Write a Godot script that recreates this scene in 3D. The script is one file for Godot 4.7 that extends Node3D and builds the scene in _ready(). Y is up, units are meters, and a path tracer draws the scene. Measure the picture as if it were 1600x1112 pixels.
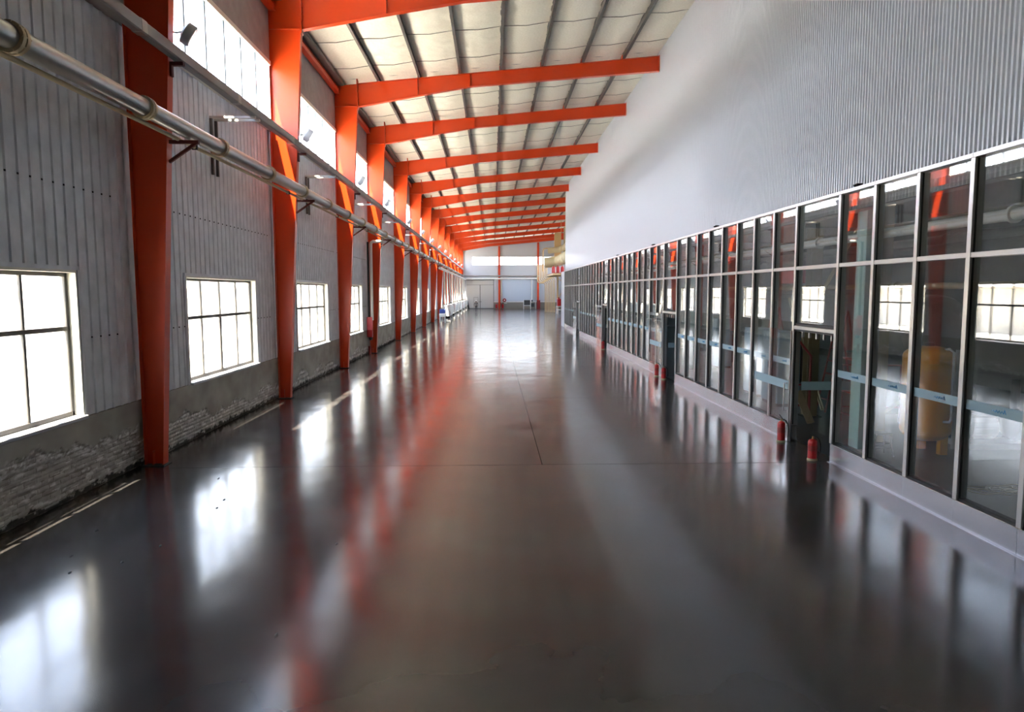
extends Node3D
# Long factory hall: orange steel frames and corrugated wall with windows on the left, glazed plant room on the right.

const ORD := ["first", "second", "third", "fourth", "fifth", "sixth", "seventh", "eighth", "ninth", "tenth", "eleventh", "twelfth", "thirteenth", "fourteenth", "fifteenth", "sixteenth"]
const COLZ := [-4.35, -12.42, -20.29, -28.41, -35.37, -44.64, -53.1, -61.57, -70.36, -78.6, -88.0, -98.0, -108.0, -118.2]
const END := -127.0          # inner face of the end wall
const NEAR := 5.0            # inner face of the wall behind the camera
const XW := -6.35            # inner face of the left wall
const XG := 6.174            # front of the glazing on the right
const XU := 6.7              # face of the corrugated wall above the glazing
const GEND := -59.7          # where the glazing ends
const UEND := -64.4          # where the corrugated wall ends
const XFAR := 14.6           # right wall of the far area

var M := {}
var taken := {}

# ---------------------------------------------------------------- mesh builder
class MB:
	var v := PackedVector3Array()
	var n := PackedVector3Array()
	var c := PackedColorArray()
	var uv := PackedVector2Array()
	var ix := PackedInt32Array()
	var colored := false
	var mapped := false
	func vert(p: Vector3, q: Vector3, col := Color.WHITE, t := Vector2.ZERO) -> int:
		v.append(p); n.append(q); c.append(col); uv.append(t)
		return v.size() - 1
	func tri(a: Vector3, b: Vector3, d: Vector3) -> void:      # counter-clockwise seen from outside
		var q := (b - a).cross(d - a).normalized()
		var i := vert(a, q); vert(b, q); vert(d, q)
		ix.append_array(PackedInt32Array([i, i + 2, i + 1]))
	func quad(a: Vector3, b: Vector3, d: Vector3, e: Vector3) -> void:
		var q := (d - a).cross(e - b).normalized()
		var i := vert(a, q, Color.WHITE, Vector2(0, 1)); vert(b, q, Color.WHITE, Vector2(1, 1)); vert(d, q, Color.WHITE, Vector2(1, 0)); vert(e, q, Color.WHITE, Vector2(0, 0))
		ix.append_array(PackedInt32Array([i, i + 2, i + 1, i, i + 3, i + 2]))
	func hexa(p: Array) -> void:      # p: four corners below (seen from above, counter-clockwise) and the four above them
		quad(p[0], p[3], p[2], p[1]); quad(p[4], p[5], p[6], p[7])
		for k in 4:
			var j := (k + 1) % 4
			quad(p[k], p[j], p[4 + j], p[4 + k])
	func box(a: Vector3, b: Vector3) -> void:
		var l := Vector3(minf(a.x, b.x), minf(a.y, b.y), minf(a.z, b.z))
		var h := Vector3(maxf(a.x, b.x), maxf(a.y, b.y), maxf(a.z, b.z))
		hexa([Vector3(l.x, l.y, h.z), Vector3(h.x, l.y, h.z), Vector3(h.x, l.y, l.z), Vector3(l.x, l.y, l.z), Vector3(l.x, h.y, h.z), Vector3(h.x, h.y, h.z), Vector3(h.x, h.y, l.z), Vector3(l.x, h.y, l.z)])
	func cbox(a: Vector3, b: Vector3, r: float) -> void:       # box with chamfered edges
		var l := Vector3(minf(a.x, b.x), minf(a.y, b.y), minf(a.z, b.z))
		var h := Vector3(maxf(a.x, b.x), maxf(a.y, b.y), maxf(a.z, b.z))
		var m := (l + h) / 2.0
		var s := (h - l) / 2.0
		r = minf(r, minf(s.x, minf(s.y, s.z)) * 0.9)
		for ax in 3:
			var u := (ax + 1) % 3
			var w := (ax + 2) % 3
			for sg in [-1.0, 1.0]:
				var p := []
				for k in [[-1, -1], [1, -1], [1, 1], [-1, 1]]:
					var t := Vector3.ZERO
					t[ax] = sg * s[ax]; t[u] = k[0] * (s[u] - r); t[w] = k[1] * (s[w] - r)
					p.append(m + t)
				if sg > 0: quad(p[0], p[1], p[2], p[3])
				else: quad(p[3], p[2], p[1], p[0])
			for su in [-1.0, 1.0]:
				for sw in [-1.0, 1.0]:
					var p := []
					for k in [[0, -1], [1, -1], [1, 1], [0, 1]]:
						var t := Vector3.ZERO
						t[ax] = k[1] * (s[ax] - r)
						t[u] = su * (s[u] - (0.0 if k[0] == 0 else r)); t[w] = sw * (s[w] - (r if k[0] == 0 else 0.0))
						p.append(m + t)
					if su * sw > 0: quad(p[3], p[2], p[1], p[0])
					else: quad(p[0], p[1], p[2], p[3])
		for sx in [-1.0, 1.0]:
			for sy in [-1.0, 1.0]:
				for sz in [-1.0, 1.0]:
					var g := Vector3(sx, sy, sz)
					var p := []
					for ax in 3:
						var t := g * (s - Vector3(r, r, r))
						t[ax] = g[ax] * s[ax]
						p.append(m + t)
					if sx * sy * sz > 0: tri(p[0], p[1], p[2])
					else: tri(p[0], p[2], p[1])
	func bar(a: Vector3, b: Vector3, w: float, h: float, up := Vector3.UP) -> void:      # straight bar with a rectangular section
		var d := (b - a).normalized()
		var s := d.cross(up)
		s = (d.cross(Vector3.RIGHT) if s.length() < 0.01 else s).normalized() * w / 2.0
		var t := s.cross(d).normalized() * h / 2.0
		hexa([a - s - t, a + s - t, b + s - t, b - s - t, a - s + t, a + s + t, b + s + t, b - s + t])
	func sweep(p: Array, r: float, seg := 12, caps := true) -> void:      # round tube along a path
		var up := Vector3.UP
		var first := -1
		for k in p.size():
			var d: Vector3 = (p[mini(k + 1, p.size() - 1)] - p[maxi(k - 1, 0)]).normalized()
			if absf(d.dot(up)) > 0.95: up = Vector3.RIGHT if absf(d.x) < 0.9 else Vector3.BACK
			var s := d.cross(up).normalized()
			var t := s.cross(d)
			up = t
			var i := v.size()
			for j in seg + 1:
				var q := s * cos(TAU * j / seg) + t * sin(TAU * j / seg)
				vert(p[k] + q * r, q)
			if first >= 0:
				for j in seg:
					ix.append_array(PackedInt32Array([first + j, i + j + 1, i + j, first + j, first + j + 1, i + j + 1]))
			first = i
			if caps and (k == 0 or k == p.size() - 1):
				var e := -d if k == 0 else d
				var o := vert(p[k], e)
				for j in seg + 1: vert(p[k] + (s * cos(TAU * j / seg) + t * sin(TAU * j / seg)) * r, e)
				for j in seg:
					if k == 0: ix.append_array(PackedInt32Array([o, o + 2 + j, o + 1 + j]))
					else: ix.append_array(PackedInt32Array([o, o + 1 + j, o + 2 + j]))
	func tube(a: Vector3, b: Vector3, r: float, seg := 12) -> void:
		sweep([a, b], r, seg)
	func lathe(prof: Array, seg := 20, x := Transform3D.IDENTITY) -> void:      # prof: (radius, height) from below to above, turned about y
		var row := []
		for k in prof.size() - 1:      # one band per stretch, creased between stretches of different slope
			var a: Vector2 = prof[k]
			var b: Vector2 = prof[k + 1]
			var q2 := Vector2(b.y - a.y, a.x - b.x).normalized()
			var i := v.size()
			for j in seg + 1:
				var u := Vector3(cos(TAU * j / seg), 0, sin(TAU * j / seg))
				var q := (x.basis * Vector3(u.x * q2.x, q2.y, u.z * q2.x)).normalized()
				vert(x * Vector3(u.x * a.x, a.y, u.z * a.x), q); vert(x * Vector3(u.x * b.x, b.y, u.z * b.x), q)
			for j in seg:
				var o := i + 2 * j
				ix.append_array(PackedInt32Array([o, o + 2, o + 1, o + 1, o + 2, o + 3]))
	func plate(p: Array, z0: float, z1: float) -> void:      # outline in x and y, counter-clockwise, between two z
		var poly := PackedVector2Array(p)
		var t := Geometry2D.triangulate_polygon(poly)
		var zf := maxf(z0, z1)
		var zb := minf(z0, z1)
		for k in range(0, t.size(), 3):
			var a := poly[t[k]]
			var b := poly[t[k + 1]]
			var d := poly[t[k + 2]]
			if (b - a).cross(d - a) < 0:
				var sw := b
				b = d
				d = sw
			tri(Vector3(a.x, a.y, zf), Vector3(b.x, b.y, zf), Vector3(d.x, d.y, zf))
			tri(Vector3(a.x, a.y, zb), Vector3(d.x, d.y, zb), Vector3(b.x, b.y, zb))
		for k in poly.size():
			var a := poly[k]
			var b := poly[(k + 1) % poly.size()]
			quad(Vector3(a.x, a.y, zf), Vector3(a.x, a.y, zb), Vector3(b.x, b.y, zb), Vector3(b.x, b.y, zf))
	func mesh(m: Material) -> ArrayMesh:
		var a := []
		a.resize(Mesh.ARRAY_MAX)
		a[Mesh.ARRAY_VERTEX] = v; a[Mesh.ARRAY_NORMAL] = n; a[Mesh.ARRAY_INDEX] = ix
		if colored: a[Mesh.ARRAY_COLOR] = c
		if mapped: a[Mesh.ARRAY_TEX_UV] = uv
		var r := ArrayMesh.new()
		r.add_surface_from_arrays(Mesh.PRIMITIVE_TRIANGLES, a)
		r.surface_set_material(0, m)
		return r

# ---------------------------------------------------------------- nodes
func numbered(called: String) -> String:
	var k: int = taken.get(called, 0)
	taken[called] = k + 1
	return called if k == 0 else "%s_%03d" % [called, k]

func put(mesh: Mesh, called: String, parent: Node, at := Vector3.ZERO) -> MeshInstance3D:
	var o := MeshInstance3D.new()
	o.name = called
	o.mesh = mesh
	o.position = at
	parent.add_child(o, true)
	return o

func part(b: MB, called: String, mat: String, parent: Node) -> MeshInstance3D:
	return put(b.mesh(M[mat]), called, parent)

func tag(o: Node, label: String, category: String, group := "") -> void:
	o.set_meta("label", label); o.set_meta("category", category)
	if group != "": o.set_meta("group", group)

func thing(called: String, label: String, category: String, at := Vector3.ZERO, group := "") -> Node3D:
	var o := Node3D.new()
	o.name = numbered(called)
	add_child(o, true)
	o.position = at
	tag(o, label, category, group)
	return o

func structure(called: String, label: String) -> Node3D:
	var o := Node3D.new()
	o.name = called
	add_child(o, true)
	o.set_meta("kind", "structure"); o.set_meta("label", label); o.set_meta("category", called.get_slice("_", 0))
	return o

# ---------------------------------------------------------------- materials
func noise_image(size: int, freq: float, seed_: int, oct := 4) -> Image:
	var f := FastNoiseLite.new()
	f.seed = seed_; f.frequency = freq; f.fractal_octaves = oct
	return f.get_seamless_image(size, size)

func ramp_texture(img: Image, lo: Color, hi: Color) -> ImageTexture:
	var r := Image.create(img.get_width(), img.get_height(), false, Image.FORMAT_RGB8)
	for y in img.get_height():
		for x in img.get_width():
			r.set_pixel(x, y, lo.lerp(hi, img.get_pixel(x, y).r))
	return ImageTexture.create_from_image(r)

func mat(called: String, col: Color, rough: float, metal := 0.0) -> StandardMaterial3D:
	var m := StandardMaterial3D.new()
	m.resource_name = called
	m.albedo_color = col; m.roughness = rough; m.metallic = metal
	M[called] = m
	return m

func mottle(m: StandardMaterial3D, tex: Texture2D, scale_: float, rough_tex: Texture2D = null) -> void:
	m.albedo_texture = tex
	m.uv1_triplanar = true; m.uv1_world_triplanar = true
	m.uv1_scale = Vector3.ONE * scale_
	if rough_tex: m.roughness_texture = rough_tex

func materials() -> void:
	var n_soft := noise_image(512, 0.012, 11, 5)
	var n_fine := noise_image(512, 0.05, 12, 4)
	var t_soft := ramp_texture(n_soft, Color(0.88, 0.88, 0.88), Color.WHITE)
	var t_fine := ramp_texture(n_fine, Color(0.80, 0.79, 0.77), Color.WHITE)
	var t_foil := ramp_texture(n_fine, Color(0.92, 0.915, 0.90), Color.WHITE)
	var t_rough := ramp_texture(n_soft, Color(0.62, 0.62, 0.62), Color.WHITE)
	var fl := mat("floor", Color(0.225, 0.217, 0.212), 0.20)
	mottle(fl, t_soft, 0.11, t_rough)
	fl.metallic_specular = 0.5
	mottle(mat("plant_floor", Color(0.27, 0.28, 0.28), 0.3), t_soft, 0.13)
	mat("orange", Color(0.80, 0.25, 0.055), 0.33)
	mat("bracket_red", Color(0.36, 0.13, 0.10), 0.5)
	mottle(mat("sheet", Color(0.89, 0.90, 0.92), 0.42), t_soft, 0.3)
	mottle(mat("panel", Color(0.60, 0.585, 0.575), 0.55), t_soft, 0.3)
	mat("wall_core", Color(0.62, 0.62, 0.60), 0.8)
	mat("white_sheet", Color(0.72, 0.74, 0.775), 0.26)
	var d := mat("dado", Color.WHITE, 0.9)
	d.vertex_color_use_as_albedo = true
	mottle(mat("plaster", Color(0.56, 0.54, 0.50), 0.9), t_fine, 0.8)
	mat("trim_white", Color(0.86, 0.85, 0.80), 0.5)
	mat("sill_stone", Color(0.72, 0.73, 0.75), 0.45)
	mat("window_frame", Color(0.34, 0.325, 0.30), 0.5)
	mat("clerestory_frame", Color(0.33, 0.37, 0.39), 0.5)
	var g := mat("window_glass", Color(0.92, 0.95, 0.93, 0.06), 0.02)
	g.transparency = BaseMaterial3D.TRANSPARENCY_ALPHA
	var gd := mat("dusty_glass", Color(0.88, 0.86, 0.80, 0.30), 0.05)
	gd.transparency = BaseMaterial3D.TRANSPARENCY_ALPHA
	var gp := mat("partition_glass", Color(0.60, 0.68, 0.66, 0.022), 0.01)
	gp.transparency = BaseMaterial3D.TRANSPARENCY_ALPHA
	mat("frosted", Color(0.52, 0.62, 0.66), 0.45)
	mat("blue_print", Color(0.22, 0.52, 0.72), 0.5)
	mat("stainless", Color(0.74, 0.74, 0.765), 0.27, 0.85)
	mat("aluminium", Color(0.72, 0.71, 0.70), 0.32, 0.8)
	mat("gasket", Color(0.06, 0.06, 0.06), 0.6)
	mat("pipe_steel", Color(0.66, 0.66, 0.65), 0.32, 1.0)
	mat("coupling", Color(0.70, 0.64, 0.52), 0.45, 0.5)
	mat("tray", Color(0.56, 0.55, 0.54), 0.45, 0.2)
	mat("pale_steel", Color(0.78, 0.78, 0.75), 0.45)
	mat("purlin", Color(0.36, 0.35, 0.34), 0.5, 0.2)
	mottle(mat("foil", Color(0.92, 0.905, 0.85), 0.5), t_foil, 0.4)
	mat("roof_deck", Color(0.55, 0.56, 0.58), 0.6)
	mat("wire", Color(0.30, 0.29, 0.27), 0.5)
	mat("lamp_white", Color(0.80, 0.80, 0.79), 0.4)
	mat("lamp_glass", Color(0.62, 0.64, 0.66), 0.2)
	mat("red", Color(0.66, 0.055, 0.07), 0.28)
	mat("dull_red", Color(0.52, 0.10, 0.085), 0.5)
	mat("pink_red", Color(0.86, 0.33, 0.36), 0.45)
	mat("black", Color(0.045, 0.045, 0.05), 0.5)
	mat("brass", Color(0.68, 0.56, 0.34), 0.35, 0.8)
	mat("white", Color(0.86, 0.86, 0.85), 0.45)
	mat("yellow", Color(0.95, 0.66, 0.03), 0.3)
	mat("teal", Color(0.58, 0.72, 0.69), 0.45)
	mat("cream", Color(0.80, 0.68, 0.49), 0.5)
	mat("lagging", Color(0.78, 0.73, 0.58), 0.55)
	mat("khaki", Color(0.50, 0.46, 0.33), 0.6)
	mat("dark_steel", Color(0.22, 0.225, 0.23), 0.5, 0.3)
	mat("tank_dark", Color(0.26, 0.28, 0.275), 0.45, 0.2)
	mat("plant_wall", Color(0.40, 0.40, 0.39), 0.8)
	mat("grey_column", Color(0.42, 0.42, 0.40), 0.6)
	mat("motor", Color(0.20, 0.26, 0.27), 0.4)
	mat("pale_blue", Color(0.55, 0.68, 0.74), 0.4)
	mat("blue", Color(0.16, 0.24, 0.50), 0.5)
	mat("rope", Color(0.72, 0.70, 0.62), 0.8)
	mat("wood", Color(0.66, 0.60, 0.47), 0.7)
	mat("door_grey", Color(0.68, 0.67, 0.655), 0.5)
	mat("door_line", Color(0.33, 0.33, 0.33), 0.6)
	mat("end_sheet", Color(0.70, 0.715, 0.74), 0.5)
	mat("end_panel", Color(0.70, 0.745, 0.80), 0.45)
	mat("lining", Color(0.80, 0.81, 0.79), 0.7)
	mat("ground", Color(0.74, 0.73, 0.69), 0.9)
	mat("outside_wall", Color(0.90, 0.87, 0.82), 0.9)
	mat("outside_roof", Color(0.80, 0.77, 0.74), 0.9)
	var p := mat("person", Color.WHITE, 0.8)
	p.vertex_color_use_as_albedo = true

# ---------------------------------------------------------------- start
func _ready() -> void:
	var cam := Camera3D.new()
	cam.name = "camera"
	add_child(cam)
	cam.position = Vector3(0, 3.1, 0)
	cam.rotation = Vector3(-0.092361, -0.027029, -0.0022755)
	cam.fov = 54.245
	cam.near = 0.05; cam.far = 600.0
	cam.current = true
	var sky := ProceduralSkyMaterial.new()
	sky.sky_top_color = Color(0.70, 0.79, 0.93)
	sky.sky_horizon_color = Color(0.93, 0.95, 0.97)
	sky.sky_curve = 0.25
	sky.ground_bottom_color = Color(0.55, 0.54, 0.50)
	sky.ground_horizon_color = Color(0.80, 0.82, 0.84)
	sky.sky_energy_multiplier = 1.7
	var env := Environment.new()
	env.background_mode = Environment.BG_SKY
	env.sky = Sky.new()
	env.sky.sky_material = sky
	env.tonemap_mode = Environment.TONE_MAPPER_LINEAR
	env.tonemap_exposure = 7.8
	env.sdfgi_enabled = true; env.ssao_enabled = true; env.ssil_enabled = true
	var we := WorldEnvironment.new()
	we.name = "environment"
	we.environment = env
	add_child(we)
	var sun := DirectionalLight3D.new()
	sun.name = "sun"
	add_child(sun)
	sun.look_at_from_position(Vector3.ZERO, Vector3(1.0, -4.86, -1.6))
	sun.light_energy = 6.0
	sun.light_color = Color(1.0, 0.95, 0.87)
	sun.light_angular_distance = 0.5
	sun.sky_mode = DirectionalLight3D.SKY_MODE_LIGHT_ONLY
	sun.shadow_enabled = true

	materials()
	build_floor()
	build_wall_left()
	build_frames()
	build_roof()
	build_wall_right()
	build_end_wall()
	build_shell()
	build_outside()
	build_services_left()
	build_doors_right()
	build_extinguishers()
	build_plant_room()
	build_far_left()
	build_far_end_things()
	build_far_right()
	build_person()
	build_scraps()

# ---------------------------------------------------------------- floor
func slab(b: MB, x0: float, x1: float, z0: float, z1: float, cell: float) -> void:      # trowelled concrete: the top rolls by a millimetre or so
	var f := FastNoiseLite.new()
	f.seed = 3; f.frequency = 0.75; f.fractal_octaves = 2
	var nx := int(ceil((x1 - x0) / cell))
	var nz := int(ceil((z0 - z1) / cell))
	for i in nz + 1:
		for j in nx + 1:
			var x := lerpf(x0, x1, float(j) / nx)
			var z := lerpf(z0, z1, float(i) / nz)
			var dx := (f.get_noise_2d(x + 0.05, z) - f.get_noise_2d(x - 0.05, z)) * 10.0 * 0.0026
			var dz := (f.get_noise_2d(x, z + 0.05) - f.get_noise_2d(x, z - 0.05)) * 10.0 * 0.0026
			b.vert(Vector3(x, 0.0, z), Vector3(-dx, 1.0, -dz).normalized())
	for i in nz:
		for j in nx:
			var a := i * (nx + 1) + j
			b.ix.append_array(PackedInt32Array([a, a + nx + 1, a + nx + 2, a, a + nx + 2, a + 1]))
	b.quad(Vector3(x0, -0.2, z0), Vector3(x1, -0.2, z0), Vector3(x1, 0, z0), Vector3(x0, 0, z0))
	b.quad(Vector3(x1, -0.2, z1), Vector3(x0, -0.2, z1), Vector3(x0, 0, z1), Vector3(x1, 0, z1))
	b.quad(Vector3(x1, -0.2, z0), Vector3(x1, -0.2, z1), Vector3(x1, 0, z1), Vector3(x1, 0, z0))
	b.quad(Vector3(x0, -0.2, z1), Vector3(x0, -0.2, z0), Vector3(x0, 0, z0), Vector3(x0, 0, z1))

func build_floor() -> void:
	var f := structure("floor", "polished dark grey concrete floor with saw-cut joints")
	var cuts := [NEAR + 0.3, -12.25, -20.08]
	for k in range(3, COLZ.size()): cuts.append(COLZ[k] + 0.15)
	cuts.append(END - 0.3)
	for k in cuts.size() - 1:
		var z0: float = cuts[k]
		var z1: float = cuts[k + 1]
		var xs := [-6.62, 6.3] if k == 0 else [-6.62, 0.87, 6.3]
		if z1 < GEND - 2.0: xs = [-6.62, 0.87, 7.6, XFAR + 0.2]
		for j in xs.size() - 1:
			var b := MB.new()
			slab(b, xs[j] + 0.006, xs[j + 1] - 0.006, z0 - 0.008, z1 + 0.008, 0.2 if z1 > -30.0 else 0.4 if z1 > -60.0 else 0.8)
			part(b, "slab", "floor", f)
	var b2 := MB.new()
	b2.box(Vector3(6.305, -0.2, NEAR + 0.3), Vector3(16.6, 0.0, cuts[7]))
	part(b2, "plant_room_slab", "plant_floor", f)
	var b3 := MB.new()
	b3.box(Vector3(-6.58, -0.45, NEAR + 0.3), Vector3(16.6, -0.205, END - 0.3))
	part(b3, "subbase", "gasket", f)

# ---------------------------------------------------------------- left wall
func corrugated(b: MB, z0: float, z1: float, y0: float, y1: float, x: float, pitch: float, rib: float, slope: float, height: float) -> void:
	# vertical ribs standing towards +x, laid from z0 (near) to z1 (far)
	var pts := []
	var z := floorf(z0 / pitch) * pitch + pitch
	while z > z1 - pitch:
		for q in [[0.0, 0.0], [-(pitch - rib - 2 * slope), 0.0], [-(pitch - rib - slope), height], [-(pitch - slope), height]]:
			pts.append(Vector2(clampf(z + q[0], z1, z0), x + q[1]))
		z -= pitch
	for k in pts.size() - 1:
		var a: Vector2 = pts[k]
		var d: Vector2 = pts[k + 1]
		if a.x - d.x < 0.0005: continue
		b.quad(Vector3(a.y, y0, a.x), Vector3(d.y, y0, d.x), Vector3(d.y, y1, d.x), Vector3(a.y, y1, a.x))

func dado(parent: Node, z0: float, z1: float, cell: float, k: int) -> void:
	# plaster over brickwork: the plaster has come away along the foot, with salt along the broken edge
	var edge := FastNoiseLite.new()
	edge.seed = 5; edge.frequency = 0.55; edge.fractal_octaves = 5
	var grain := FastNoiseLite.new()
	grain.seed = 6; grain.frequency = 1.7; grain.fractal_octaves = 4
	var blot := FastNoiseLite.new()
	blot.seed = 7; blot.frequency = 0.9; blot.fractal_octaves = 3
	var b := MB.new()
	b.colored = true
	var nz := int(ceil((z0 - z1) / cell))
	var ny := int(ceil(1.18 / cell))
	var hgt := func(z: float, y: float) -> float:
		var line: float = (0.70 if z > -12.4 else 0.40 if z > -20.3 else 0.30 if z > -36.0 else 0.2) + edge.get_noise_2d(z, 3.0) * 0.42
		var g := grain.get_noise_2d(z * 2.0, y * 4.0)
		var over := (y - line) / 0.03 + g * 2.2
		var h := smoothstep(-0.6, 0.6, over) * 0.024
		var course := fposmod(y, 0.075)
		var joint := 1.0 if course < 0.014 else 0.0
		var row := floorf(y / 0.075)
		if fposmod(z + row * 0.13, 0.26) < 0.014: joint = 1.0
		return h + (1.0 - smoothstep(-0.6, 0.6, over)) * (g * 0.016 - joint * 0.016)
	for j in ny + 1:
		for i in nz + 1:
			var z: float = lerpf(z0, z1, float(i) / nz)
			var y: float = 1.18 * j / ny
			var h: float = hgt.call(z, y)
			var e := 0.012
			var dz: float = (hgt.call(z + e, y) - hgt.call(z - e, y)) / (2 * e)
			var dy: float = (hgt.call(z, y + e) - hgt.call(z, y - e)) / (2 * e)
			var line: float = (0.70 if z > -12.4 else 0.40 if z > -20.3 else 0.30 if z > -36.0 else 0.2) + edge.get_noise_2d(z, 3.0) * 0.42
			var g := grain.get_noise_2d(z * 2.0, y * 4.0)
			var t := blot.get_noise_2d(z, y * 1.4)
			var col := Color(0.31, 0.285, 0.245).lerp(Color(0.42, 0.40, 0.355), clampf(0.5 + t, 0, 1))
			if y < line + g * 0.06:
				var br := fposmod(sin(floorf(y / 0.075) * 12.9 + floorf((z + floorf(y / 0.075) * 0.13) / 0.26) * 78.2) * 43758.5, 1.0)
				col = Color(0.33, 0.30, 0.275).lerp(Color(0.46, 0.435, 0.405), br)
			var salt := clampf(1.0 - absf(y - line + 0.05 + g * 0.08) / 0.10, 0.0, 1.0) * smoothstep(-0.05, 0.25, grain.get_noise_2d(z * 5.0, y * 9.0 + 40.0))
			if y < line: salt = maxf(salt, smoothstep(0.16, 0.42, grain.get_noise_2d(z * 1.4 + 9.0, y * 7.0)) * 0.75)
			col = col.lerp(Color(0.78, 0.77, 0.75), salt)
			if y < 0.085 + g * 0.10 + edge.get_noise_2d(z * 3.0, 50.0) * 0.06: col = Color(0.045, 0.041, 0.038)      # floor coating brushed up the foot of the wall
			b.vert(Vector3(-6.345 + h, y, z), Vector3(1, -dy, -dz).normalized(), col)
	for j in ny:
		for i in nz:
			var a := j * (nz + 1) + i
			b.ix.append_array(PackedInt32Array([a, a + nz + 2, a + 1, a, a + nz + 1, a + nz + 2]))
	part(b, "plastered_dado", "dado", parent)

func build_wall_left() -> void:
	var w := structure("wall_left", "grey corrugated metal wall above a concrete dado")
	var edges := [NEAR]
	edges.append_array(COLZ)
	edges.append(END)
	var wins := []
	for k in edges.size() - 1:
		var z0: float = edges[k]
		var z1: float = edges[k + 1]
		var far := z1 + (1.6 if k == 1 else 1.46)
		if k == edges.size() - 2: far = z1 + 1.9
		var near := minf(far + 4.22, z0 - 1.2)
		wins.append([near, far])
		# masonry behind the dado
		var b := MB.new()
		b.box(Vector3(-6.58, 0, z0), Vector3(-6.36, 1.18, z1))
		part(b, "dado_core", "plaster", w)
		dado(w, z0, z1, 0.02 if k == 1 else 0.025 if k == 2 else 0.05 if k < 6 else 0.12, k)
		# wall beside and above the window
		for q in [[z0, near, 1.18, 3.42], [far, z1, 1.18, 3.42], [z0, z1, 3.42, 7.70]]:
			var c := MB.new()
			c.box(Vector3(-6.58, q[2], q[0]), Vector3(-6.38, q[3], q[1]))
			part(c, "wall_core", "wall_core", w)
			var s := MB.new()
			corrugated(s, q[0], q[1], q[2], q[3], -6.372, 0.25 if z1 > -70.0 else 0.5, 0.045, 0.02, 0.02)
			part(s, "corrugated_sheet", "sheet", w)
		var zn := z0 - (0.0 if k == 0 else 0.22)
		var zf := z1 + 0.02
		var t := MB.new()
		t.box(Vector3(-6.40 if k < 2 else -6.29, 9.52 if k > 1 else 7.66, zn), Vector3(-6.21, 11.9, zf))
		part(t, "upper_panel", "panel", w)
		t = MB.new()
		t.box(Vector3(-6.40, 7.66, zf), Vector3(-6.275, 11.9, z1 - 0.22))
		part(t, "backing_panel", "panel", w)
		# screws in rows
		if k > 0 and k < 5:
			var sc := MB.new()
			for yy in [2.4, 4.69, 6.3]:
				var z := z0 - 0.3
				while z > z1 + 0.3:
					if yy > 3.0 or z > near + 0.1 or z < far - 0.1:
						sc.box(Vector3(-6.35, yy - 0.013, z - 0.013), Vector3(-6.338, yy + 0.013, z + 0.013))
					z -= 0.25
			var so := part(sc, "screws", "gasket", w)
			so.set_meta("kind", "stuff")
		build_window(k, near, far)
		if k > 1: build_clerestory(k, zn, zf)

func build_window(k: int, near: float, far: float) -> void:
	var o := structure("window_%d" % (k + 1), "%s low window from the camera along the left wall" % ORD[k])
	var x := -6.50
	var b := MB.new()      # lining of the opening
	b.box(Vector3(-6.585, 3.40, near), Vector3(-6.335, 3.44, far))
	b.box(Vector3(-6.585, 1.18, near), Vector3(-6.335, 3.40, near - 0.025))
	b.box(Vector3(-6.585, 1.18, far + 0.025), Vector3(-6.335, 3.40, far))
	part(b, "reveal", "trim_white", o)
	b = MB.new()      # flashing round the opening
	b.box(Vector3(-6.375, 3.44, near + 0.06), Vector3(-6.332, 3.50, far - 0.06))
	b.box(Vector3(-6.375, 1.14, near + 0.025), Vector3(-6.332, 3.44, near + 0.075))
	b.box(Vector3(-6.375, 1.14, far - 0.075), Vector3(-6.332, 3.44, far - 0.025))
	part(b, "flashing", "sheet", o)
	b = MB.new()
	b.cbox(Vector3(-6.60, 1.16, near), Vector3(-6.27, 1.215, far), 0.008)
	part(b, "sill", "sill_stone", o)
	b = MB.new()
	for q in [[1.215, 1.285], [3.34, 3.40], [2.52, 2.59]]:
		b.cbox(Vector3(x - 0.03, q[0], near), Vector3(x + 0.03, q[1], far), 0.006)
	for q in [near - 0.055, far + 0.055]:
		b.cbox(Vector3(x - 0.03, 1.215, q - 0.03), Vector3(x + 0.03, 3.40, q + 0.03), 0.006)
	part(b, "frame", "window_frame", o)
	var step := (near - far) / 4.0
	for i in [1, 2, 3]:
		b = MB.new()
		var wd := 0.045 if i == 2 else 0.026
		b.cbox(Vector3(x - 0.025, 1.285, near - step * i - wd), Vector3(x + 0.025, 2.52, near - step * i + wd), 0.005)
		b.cbox(Vector3(x - 0.025, 2.59, near - step * i - 0.026), Vector3(x + 0.025, 3.34, near - step * i + 0.026), 0.005)
		part(b, "mullion", "window_frame", o)
	for i in 4:
		for q in [[1.285, 2.52], [2.59, 3.34]]:
			b = MB.new()
			b.box(Vector3(x - 0.003, q[0], near - step * i - 0.02), Vector3(x + 0.003, q[1], near - step * (i + 1) + 0.02))
			part(b, "pane", "dusty_glass", o)

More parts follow.
